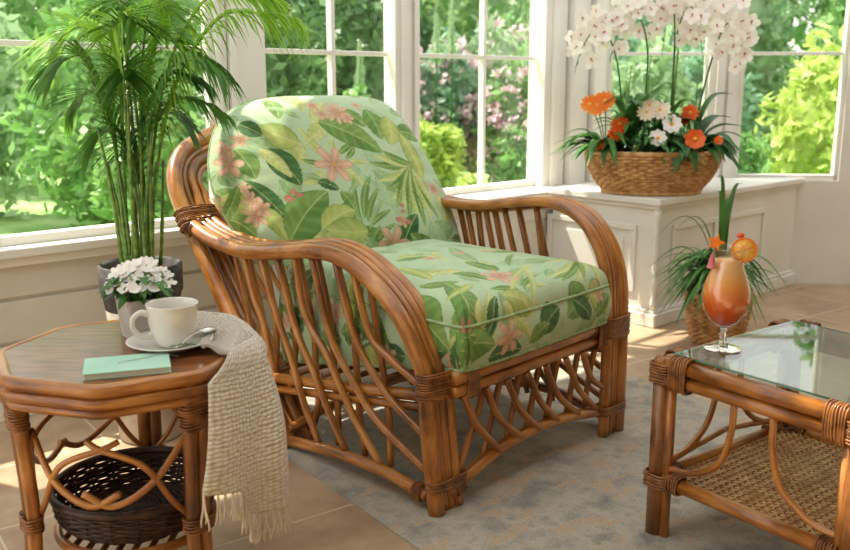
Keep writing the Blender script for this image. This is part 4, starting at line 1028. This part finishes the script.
# palm
PX,PY=-1.0,3.10
po=empty('planter',(PX,PY,0),0,'tall pale planter with charcoal inner pot behind the side table','planter')
MB().lathe([(0,0),(.105,0),(.112,.01),(.128,.53),(.124,.535),(.118,.52),(.1,.03),(0,.03)],seg=40).build('outer_pot',M['planter'],po)
MB().lathe([(0,.40),(.112,.40),(.135,.53),(.142,.545),(.143,.635),(.136,.64),(.126,.63),(.122,.56),(0,.56)],seg=40).build('inner_pot',M['slate'],po)
MB().lathe([(0,.615),(.128,.61)],seg=30).build('soil',M['soil'],po)
palm=empty('areca_palm',(PX,PY,.61),0,'tall feathery palm growing in the planter by the left window','palm')
def frond(pts,nl,ll,mat,droop=.5,w=.0058,start=.25,stemr=.006):
    P=smooth(pts,10); T=np.gradient(P,axis=0); T/=np.linalg.norm(T,axis=1)[:,None]
    o=MB().tube(P,[stemr,stemr*.8,stemr*.5,.0015],7).build('frond',M['stemp'],palm)
    m=MB(); n=len(P)
    for k in range(nl):
        t=start+(1-start)*(k+.5)/nl; x=t*(n-1); i=int(x); p=P[i]+(P[min(i+1,n-1)]-P[i])*(x-i); d=T[i]
        S=np.cross(d,[0,0,1.]); S/=np.linalg.norm(S)+1e-9
        q=(t-start)/(1-start); L=ll*(.55+.9*q-1.15*q*q+.1)*RNG.uniform(.85,1.1)
        for s_ in (-1,1):
            dirv=S*s_*.75+d*(.65+.35*q)+np.array([0,0,.25]); dirv/=np.linalg.norm(dirv)
            pts2=[p+dirv*L*u+np.array([0,0,-droop*L*u*u*RNG.uniform(.8,1.2)]) for u in (0,.25,.5,.75,1)]
            m.ribbon(pts2,w*RNG.uniform(.8,1.15),sm=2,fold=.4,prof=[.35,.9,1,.9,.6,.05])
    m.build('leaflets',M[mat],o)
# fronds: root offset, azimuth, length out, height gained, droop
def fr(az,out,up,droop,nl=26,ll=.30,mat='leafp2',root=None,start=.35,dl=.5):
    a=math.radians(az); d=np.array([math.cos(a),math.sin(a),0]); r=np.array(root if root is not None else (RNG.uniform(-.05,.05),RNG.uniform(-.05,.05),0))
    pts=[r,r+d*out*.06+[0,0,up*.35],r+d*out*.22+[0,0,up*.72],r+d*out*.52+[0,0,up*.97],r+d*out*.8+[0,0,up-droop*.3],r+d*out+[0,0,up-droop]]
    frond(pts,nl,ll,mat,dl,start=start)
fr(2,.52,.88,.02,46,.22,'leafp1',(.04,0,0),start=.28,dl=.95); fr(14,.46,.95,.01,40,.24,'leafp1',(.02,.03,0),dl=.8); fr(-10,.30,.74,.05,34,.20,'leafp2',(.03,-.03,0),dl=.9)
fr(-40,.14,.86,.03,34,.22,'leafp2'); fr(-70,.12,.70,.04,34,.22,'leafp2'); fr(-110,.14,.84,.04,34,.24,'leafp1')
fr(-150,.20,.74,.06,34,.24,'leafp2'); fr(175,.32,.84,.10,36,.26,'leafp1'); fr(165,.28,.62,.08,30,.22,'leafp2'); fr(60,.18,.92,.04,34,.28,'leafp1'); fr(120,.20,.94,.04,34,.28,'leafp2')
fr(5,.26,.68,.03,30,.17,'leafp3',dl=.7); fr(-5,.34,.60,.05,28,.16,'leafp2',dl=.7); fr(100,.14,.68,.05,30,.24,'leafp3'); fr(200,.18,.50,.08,26,.2,'leafp2'); fr(30,.16,.80,.03,34,.24,'leafp1'); fr(140,.12,.46,.06,24,.2,'leafp3'); fr(20,.20,.56,.06,26,.2,'leafp3')
for i in range(10):
    a=i*2.4; r=.03+.05*(i%4)/4; x,y=r*math.cos(a)*1.3,r*math.sin(a); ln=.38+.12*(i%3)
    MB().tube([(x,y,0),(x*1.3,y*1.2,ln*.5),(x*1.7+.012*(-1)**i,y*1.5,ln)],[.0078,.0065,.004],9,sm=4).build('cane',M['stemp'],palm)

# ------------------------------------------------------------------ flower basket on the cabinet
FX,FY=1.225,4.87; FZ=.68
fb=empty('flower_basket',(FX,FY,FZ),math.radians(2),'wide round wicker basket of flowers on the white cabinet','basket')
FP=[(.06,.008),(.22,.008),(.255,.02),(.30,.07),(.335,.13),(.352,.185),(.352,.215)]
wicker_bowl('weave','wicker',fb,FP,56,.0088,amp=.0085,ry=.72); wicker_stakes('stakes','wicker',fb,FP,28,.0075,ry=.72)
m=MB(); m.tube([(x,y*.72,z) for x,y,z in circ(.354,.222)],.013,10,closed=True); m.tube([(x,y*.72,z) for x,y,z in circ(.262,.012)],.011,10,closed=True); m.build('rim',M['wicker'],fb)
MB().lathe([(0,.20),(.345,.195)],seg=30,ry=.72).build('soil',M['soil'],fb)
PZ=FZ+.195
def broadleaf(m,p0,az,L,rise,droop,w): m.ribbon(arch(p0,az,L,rise,droop,7),w,sm=2,fold=.28,prof=[.15,.6,.95,1,.85,.5,.03])
def plant(name,x,y,label,cat='plant',group=None): return empty(name,(FX+x,FY+y,PZ),0,label,cat,group)
orch_f=None
def orchid_flower(parent,loc,nrm,s,spin=0,first=[None]):
    if first[0] is None:
        m=flower_mesh(5,.036,.40,.15,1); m.f=m.f
        o=m.build('flower',M['petal_w'],parent)
        l=MB(); l.ribbon([(0,0,.003),(.003,-.004,.010),(.0,-.009,.010)],.004,sm=2); l.ribbon([(0,0,.003),(-.003,.004,.010),(.0,.005,.012)],.003,sm=2); l.build('lip',M['lip'],o)
        first[0]=o
    else: o=copy_tree(first[0],parent)
    orient(o,loc,nrm,s,spin); return o
ORN='white moth orchid sprays above the basket'
orch=[ # x,y, spray az, height, out, label
 (-.15,.03,180,.72,.17,'white orchid with its spray arching left over the orange blooms'),
 (-.04,.06,170,.80,.16,'white orchid with upright stem second from the left'),
 (.09,.02,100,.86,.12,'tall white orchid rising from the middle of the basket'),
 (.11,.08,10,.84,.13,'white orchid leaning right just behind the middle stem'),
 (.21,.02,15,.74,.11,'rightmost white orchid with thick dark stem')]
for j,(x,y,az,h,out,lb) in enumerate(orch):
    pl=plant('orchid',x,y,lb,'orchid','white orchids in the basket')
    a=math.radians(az); d=np.array([math.cos(a),math.sin(a),0])
    lean=np.array([-.07 if j==0 else (.10 if j==4 else 0),0,0])
    pts=[np.zeros(3),lean*.3+[0,0,h*.35],lean*.8+[0,0,h*.68],lean+d*out*.25+[0,0,h*.88],lean+d*out*.6+[0,0,h*.93],lean+d*out+[0,0,h*.80],lean+d*out*1.22+[0,0,h*.64]]
    P=smooth(pts,8); MB().tube(P,[.0062,.005,.004,.0028,.0018],8).build('stem',M['leafd'],pl)
    MB().tube([(.01,0,0),(.012,0,h*.5),(.02,0,h*.66)],.003,6).build('support',M['stemp'],pl)
    m=MB()
    for k in range(4): broadleaf(m,(0,0,0),RNG.uniform(0,2*PI),.15,.10,.06,.026)
    m.build('leaves',M['leafd'],pl)
    nf=34 if j!=0 else 24
    for k in range(nf):
        t=.54+.40*k/(nf-1); i=int(t*(len(P)-1)); p=P[i]
        off=np.array([RNG.uniform(-.11,.11),RNG.uniform(-.09,.06),RNG.uniform(-.07,.15)])
        if j==0: off=off*[.7,1,.8]
        q=p+off; orchid_flower(pl,q.tolist(),(RNG.uniform(-.5,.5)-.25,-1,RNG.uniform(-.3,.35)),RNG.uniform(1.0,1.45),RNG.uniform(0,6))
    m=MB()
    for k in range(3):
        p=P[-1-k*3]; m.tube([p,p+[0,0,-.01],p+[0,-.004,-.026]],[.001,.004,.001],6,sm=3)
    m.build('buds',M['kal_green'],pl)
# orange, cream and foliage plants
def bloom(parent,loc,nrm,r,n,layers,mat,cmat,w=.3):
    o=flower_mesh(n,r,w,.22,layers).build('flower',M[mat],parent); orient(o,loc,nrm,1,RNG.uniform(0,6))
    MB().lathe([(0,.012),(r*.16,.010),(r*.22,.004),(0,.0)],seg=12).build('centre',M[cmat],o)
def flowering(x,y,heads,mat,lb,cat='flower',r=.05,leafmat='leafm',n=12,layers=3,cm='yel',nl=12,ll=.16,w=.19,group=None,dark=.0):
    pl=plant('flowering_plant',x,y,lb,cat,group); heads=[(a_*1.05,b_-.02,c_*1.15,d_*1.25) for a_,b_,c_,d_ in heads]
    m=MB()
    for k in range(nl): broadleaf(m,(0,0,0),RNG.uniform(0,2*PI),RNG.uniform(.6,1)*ll,RNG.uniform(.06,.16),RNG.uniform(.03,.10),.022)
    m.build('leaves',M[leafmat],pl)
    for hx,hy,hz,rr in heads:
        MB().tube([(0,0,0),(hx*.4,hy*.4,hz*.6),(hx,hy,hz)],.0028,6,sm=4).build('stem',M['leafm'],pl)
        bloom(pl,(hx,hy,hz),(hx*1.2-.2,-1,.45),rr,n,layers,mat,cm,w)
flowering(-.27,-.07,[(-.06,-.03,.235,.052),(-.02,-.03,.255,.045),(-.095,-.02,.24,.040)],'petal_o','large ragged orange blooms at the left end of the basket')
flowering(-.22,-.10,[(.0,-.04,.155,.040),(-.02,-.05,.11,.036),(-.085,-.02,.06,.026)],'petal_do','deeper orange blooms just below the ragged orange ones')
flowering(.10,-.18,[(.045,-.05,.09,.044),(.165,-.03,.085,.02)],'petal_do','single flat orange bloom low at the right front of the basket',n=7,layers=1,w=.46)
flowering(.17,.0,[(.0,-.04,.20,.04),(-.03,-.04,.17,.028)],'petal_do','half hidden orange bloom behind the right broad leaves')
flowering(-.05,-.11,[(.03,-.04,.215,.046),(-.035,-.04,.205,.042),(-.02,-.03,.235,.038)],'petal_c','pale cream double blooms at the middle of the basket',cm='yel')
flowering(.0,-.16,[(.035,-.03,.155,.042)],'petal_w','upper white daisy like flower with orange middle',n=8,layers=2,w=.36)
flowering(-.05,-.19,[(.01,-.03,.095,.038)],'petal_w','lower white daisy like flower nearest the basket rim',n=8,layers=2,w=.36)
def foliage(x,y,n,L,rise,droop,w,mat,lb,azr=(0,2*PI)):
    pl=plant('foliage_plant',x,y,lb,'plant')
    for k in range(n):
        m=MB(); broadleaf(m,(0,0,0),RNG.uniform(*azr),L*RNG.uniform(.75,1.15),rise*RNG.uniform(.6,1.2),droop*RNG.uniform(.6,1.3),w*RNG.uniform(.8,1.1)); m.build('leaf',M[mat],pl)
foliage(-.27,-.05,24,.27,.15,.13,.026,'leafm','drooping green foliage over the left side of the basket',(PI*.6,PI*1.6))
foliage(-.14,-.06,26,.20,.31,.06,.027,'leafm','dark upright foliage right of the orange blooms')
foliage(.03,-.05,28,.19,.28,.10,.028,'leafm','dark low foliage around the cream flowers')
foliage(.10,-.19,10,.11,.12,.15,.042,'leafd','broad dark leaves hanging over the basket front',(PI*1.1,PI*1.9))
foliage(.25,-.04,22,.25,.14,.14,.034,'leafd','drooping dark leaves over the right side of the basket',(-PI*.5,PI*.4))
bigl=plant('foliage_plant',.20,-.02,'large paddle shaped leaves at the right end of the basket','plant')
for az,L,ri,dr,w in ((0,.20,.33,.0,.052),(-12,.27,.18,.02,.042),(25,.27,.22,.02,.045),(170,.10,.26,.0,.036),(-60,.16,.12,.02,.045)):
    m=MB(); broadleaf(m,(0,0,0),math.radians(az),L,ri,dr,w); m.build('leaf',M['leafd'],bigl)

# ------------------------------------------------------------------ garden
def leafcloud(n,rx,ry,rz,zc,size,seed):
    r=np.random.RandomState(seed); d=r.normal(size=(n,3)); d/=np.linalg.norm(d,axis=1)[:,None]
    lump=1+.16*np.sin(d[:,0]*6+seed)+.14*np.sin(d[:,1]*7+d[:,2]*5+seed*2)
    rad=(r.uniform(.55,1.05,n)*lump)[:,None]
    c=d*rad*[rx,ry,rz]+[0,0,zc]
    a=r.normal(size=(n,3)); a/=np.linalg.norm(a,axis=1)[:,None]
    b=np.cross(a,r.normal(size=(n,3))); b/=np.linalg.norm(b,axis=1)[:,None]
    s=(size*r.uniform(.6,1.3,n))[:,None]
    v=np.stack([c-a*s,c+b*s*.45,c+a*s,c-b*s*.45],1)
    return v.reshape(-1,3)
def cloudmesh(n,rx,ry,rz,zc,size,seed,core=True):
    v=leafcloud(n,rx,ry,rz,zc,size,seed); m=MB(); m.add(v,[(4*i,4*i+1,4*i+2,4*i+3) for i in range(n)])
    if core:
        pr=[(0,-.9)]+[(math.cos(t)*.72,math.sin(t)*.82) for t in np.linspace(-1.2,1.2,8)]+[(0,.85)]
        cv=MB(); cv.lathe([(x*rx,zc+z*rz) for x,z in pr],seg=16,ry=ry/rx); m.add(cv.v[0],cv.f)
    return m
def bush(x,y,rx,rz,mat,lb,seed,n=2600,size=.07,name='garden_shrub',cat='shrub',blossom=None,nb=0,group=None,bs=.05,trunk=True,z0=None,ry=None):
    o=empty(name,(x,y,-.1),0,lb,cat,group); zc=(rz if z0 is None else z0)
    cloudmesh(n,rx,ry or rx*.8,rz,zc,size,seed).build('foliage',M[mat],o,smooth_=False)
    if trunk: MB().tube([(0,0,0),(0.02,0,zc)],[.07*rx+.02,.03],8).build('trunk',M['bark'],o)
    if blossom:
        r=np.random.RandomState(seed+50); m=MB()
        for i in range(nb):
            d=r.normal(size=3); d/=np.linalg.norm(d); d[1]=-abs(d[1]); c=d*[rx,(ry or rx*.8),rz]*r.uniform(.95,1.1)+[0,0,zc]
            for k in range(10):
                q=c+r.normal(size=3)*bs*.45; a=r.normal(size=3); a/=np.linalg.norm(a); b=np.cross(a,r.normal(size=3)); b/=np.linalg.norm(b); s=bs*.5
                m.add([q-a*s,q+b*s*.7,q+a*s,q-b*s*.7],[(0,1,2,3)])
        m.build('blossoms',M[blossom],o,smooth_=False)
    return o
FT='tall trees beyond the garden'
sd=11
for i in range(14):
    x=-14+i*2.1; y=18 if i%2 else 21.5
    mt=['g_mid','g_dark','g_soft','g_mid','g_blu'][i%5]
    bush(x,y,1.75,2.7,mt,'tall leafy tree in the row closing the garden',sd+i,3400,.15,'garden_tree','tree',group=FT,z0=2.9)
FM='shrubs in the middle of the garden'
mids=[(-6.0,12.0,'g_mid'),(-4.7,14.0,'g_soft'),(-3.7,11.6,'g_mid'),(-2.1,13.2,'g_dark'),(-.7,12.0,'g_dark'),(.4,15.2,'g_mid'),(1.9,13.6,'g_mid'),(3.2,12.2,'g_blu'),(4.6,13.9,'g_soft'),(5.9,12.2,'g_mid')]
for i,(x,y,mt) in enumerate(mids):
    bush(x,y,.88,1.75,mt,'rounded shrub standing behind the flower border',40+i,3000,.11,group=FM,z0=1.7)
bush(-1.75,9.2,.56,1.25,'g_dark','dark evergreen shrub with white blossoms seen above the cushion',61,3400,.075,blossom='petal_w',nb=12,z0=1.3)
bush(-.62,10.0,.48,1.35,'g_dark','tall dark shrub left of the window post',62,3400,.075,blossom='petal_w',nb=10,z0=1.4)
bush(-.72,8.6,.34,.5,'g_mid','low bright shrub at the foot of the dark evergreens',63,1800,.06,z0=.75)
bush(-2.9,8.4,.7,1.2,'g_mid','bushy green shrub seen through the palm',64,3000,.08,z0=1.0)
bush(-2.1,7.2,.45,.62,'g_mid','smaller green shrub below the palm fronds',65,2400,.07,z0=.6)
bush(-4.8,9.2,.8,1.3,'g_soft','pale shrub at the far left of the garden',66,2600,.09,z0=1.1)
bush(.22,10.9,.52,.80,'g_blu','left one of the pink flowering bushes',70,3000,.075,blossom='petal_pink',nb=90,z0=1.0,bs=.085)
bush(1.22,10.5,.52,.80,'g_mid','pink flowering bush beside the right window frame',71,3000,.075,blossom='petal_pink',nb=90,z0=.95,bs=.085)
bush(.95,11.9,.7,.9,'g_soft','pale flowering bush behind the two pink ones',72,2600,.08,blossom='petal_pink',nb=60,z0=1.2,bs=.09)
bush(.08,9.3,.30,.36,'g_yel','lime green bush low in the window right of the cushion',73,2400,.06,z0=.60)
bush(.46,8.9,.16,.2,'g_yel','small lime tuft right of the lime green bush',74,900,.04,z0=.3)
bush(1.1,9.4,.34,.5,'g_mid','dark leafy clump near the right window frame',75,1800,.07,blossom='petal_pink',nb=8,z0=.45)
bush(2.35,9.6,.55,.85,'g_soft','pale green bush seen behind the orchids',76,2600,.08,z0=.9)
bush(3.3,11.0,.6,1.0,'g_blu','blue green bush seen right of the orchids',77,2600,.08,z0=1.0)
bush(3.95,9.0,.6,.9,'g_yel','lime bush at the right edge of the view',78,2400,.08,z0=.8)
bush(2.75,8.2,.35,.45,'g_mid','low green clump under the orchid window',79,1600,.06,z0=.5)
def spire(x,y,h,lb):
    o=empty('flower_spire',(x,y,-.1),0,lb,'flower','tall flower spires in the border')
    MB().tube([(0,0,0),(.01,0,h)],.012,6).build('stem',M['leafm'],o)
    m=MB(); r=RNG
    for i in range(130):
        t=i/130.; a=i*2.4; rad=(.03*(1-t)**.6+.006)*r.uniform(.4,1.5); c=np.array([rad*math.cos(a),rad*math.sin(a),h*(.74+.28*t)])
        s=.024*(1-t)+.009; b=np.array([math.cos(a),math.sin(a),-.4])*s
        m.add([c-[0,0,s],c+b+[0,0,-s*.2],c+[0,0,s],c-b*.3],[(0,1,2,3)])
    m.build('blossoms',M['g_soft'],o,smooth_=False)
    m=MB()
    for k in range(14): broadleaf(m,(0,0,.1+.08*k),k*2.4,.18,.08,.06,.03)
    m.build('leaves',M['leafm'],o)
spire(.12,10.0,2.15,'flower spire nearest the window post'); spire(.29,10.1,2.3,'second flower spire from the window post'); spire(1.08,9.65,2.1,'lone flower spire by the right window frame'); spire(-.65,9.22,1.75,'pale spire against the dark evergreens')

# ------------------------------------------------------------------ light, world, camera
w=bpy.data.worlds.new('World'); bpy.context.scene.world=w; w.use_nodes=True; nt=w.node_tree
bg=nt.nodes['Background']
tc=N(nt,'ShaderNodeTexCoord'); sx=N(nt,'ShaderNodeSeparateXYZ'); nt.links.new(tc.outputs['Generated'],sx.inputs[0])
c=ramp(nt,sx.outputs[2],[(.0,(240,234,220)),(.15,(244,244,240)),(.8,(238,242,246))]); nt.links.new(c,bg.inputs[0]); bg.inputs[1].default_value=1.2
sun=bpy.data.lights.new('sun','SUN'); sun.energy=6.5; sun.angle=math.radians(.8); sun.color=(1,.93,.80)
so=bpy.data.objects.new('sun',sun); COL.objects.link(so)
trav=Vector((.50,-.216,-.90)); so.rotation_euler=trav.to_track_quat('-Z','Y').to_euler()
cam=bpy.data.cameras.new('camera'); co=bpy.data.objects.new('camera',cam); COL.objects.link(co)
cam.sensor_fit='HORIZONTAL'; cam.sensor_width=36; cam.lens=36*900/850.
co.location=(0,0,H); co.rotation_euler=(PI/2-math.atan(190/900.),0,0); cam.clip_start=.05; cam.clip_end=200
cam.dof.use_dof=True; cam.dof.focus_distance=2.75; cam.dof.aperture_fstop=3.5
S=bpy.context.scene; S.camera=co
S.view_settings.view_transform='Standard'; S.view_settings.look='None'; S.view_settings.exposure=.74; S.view_settings.gamma=1
S.view_settings.use_curve_mapping=False
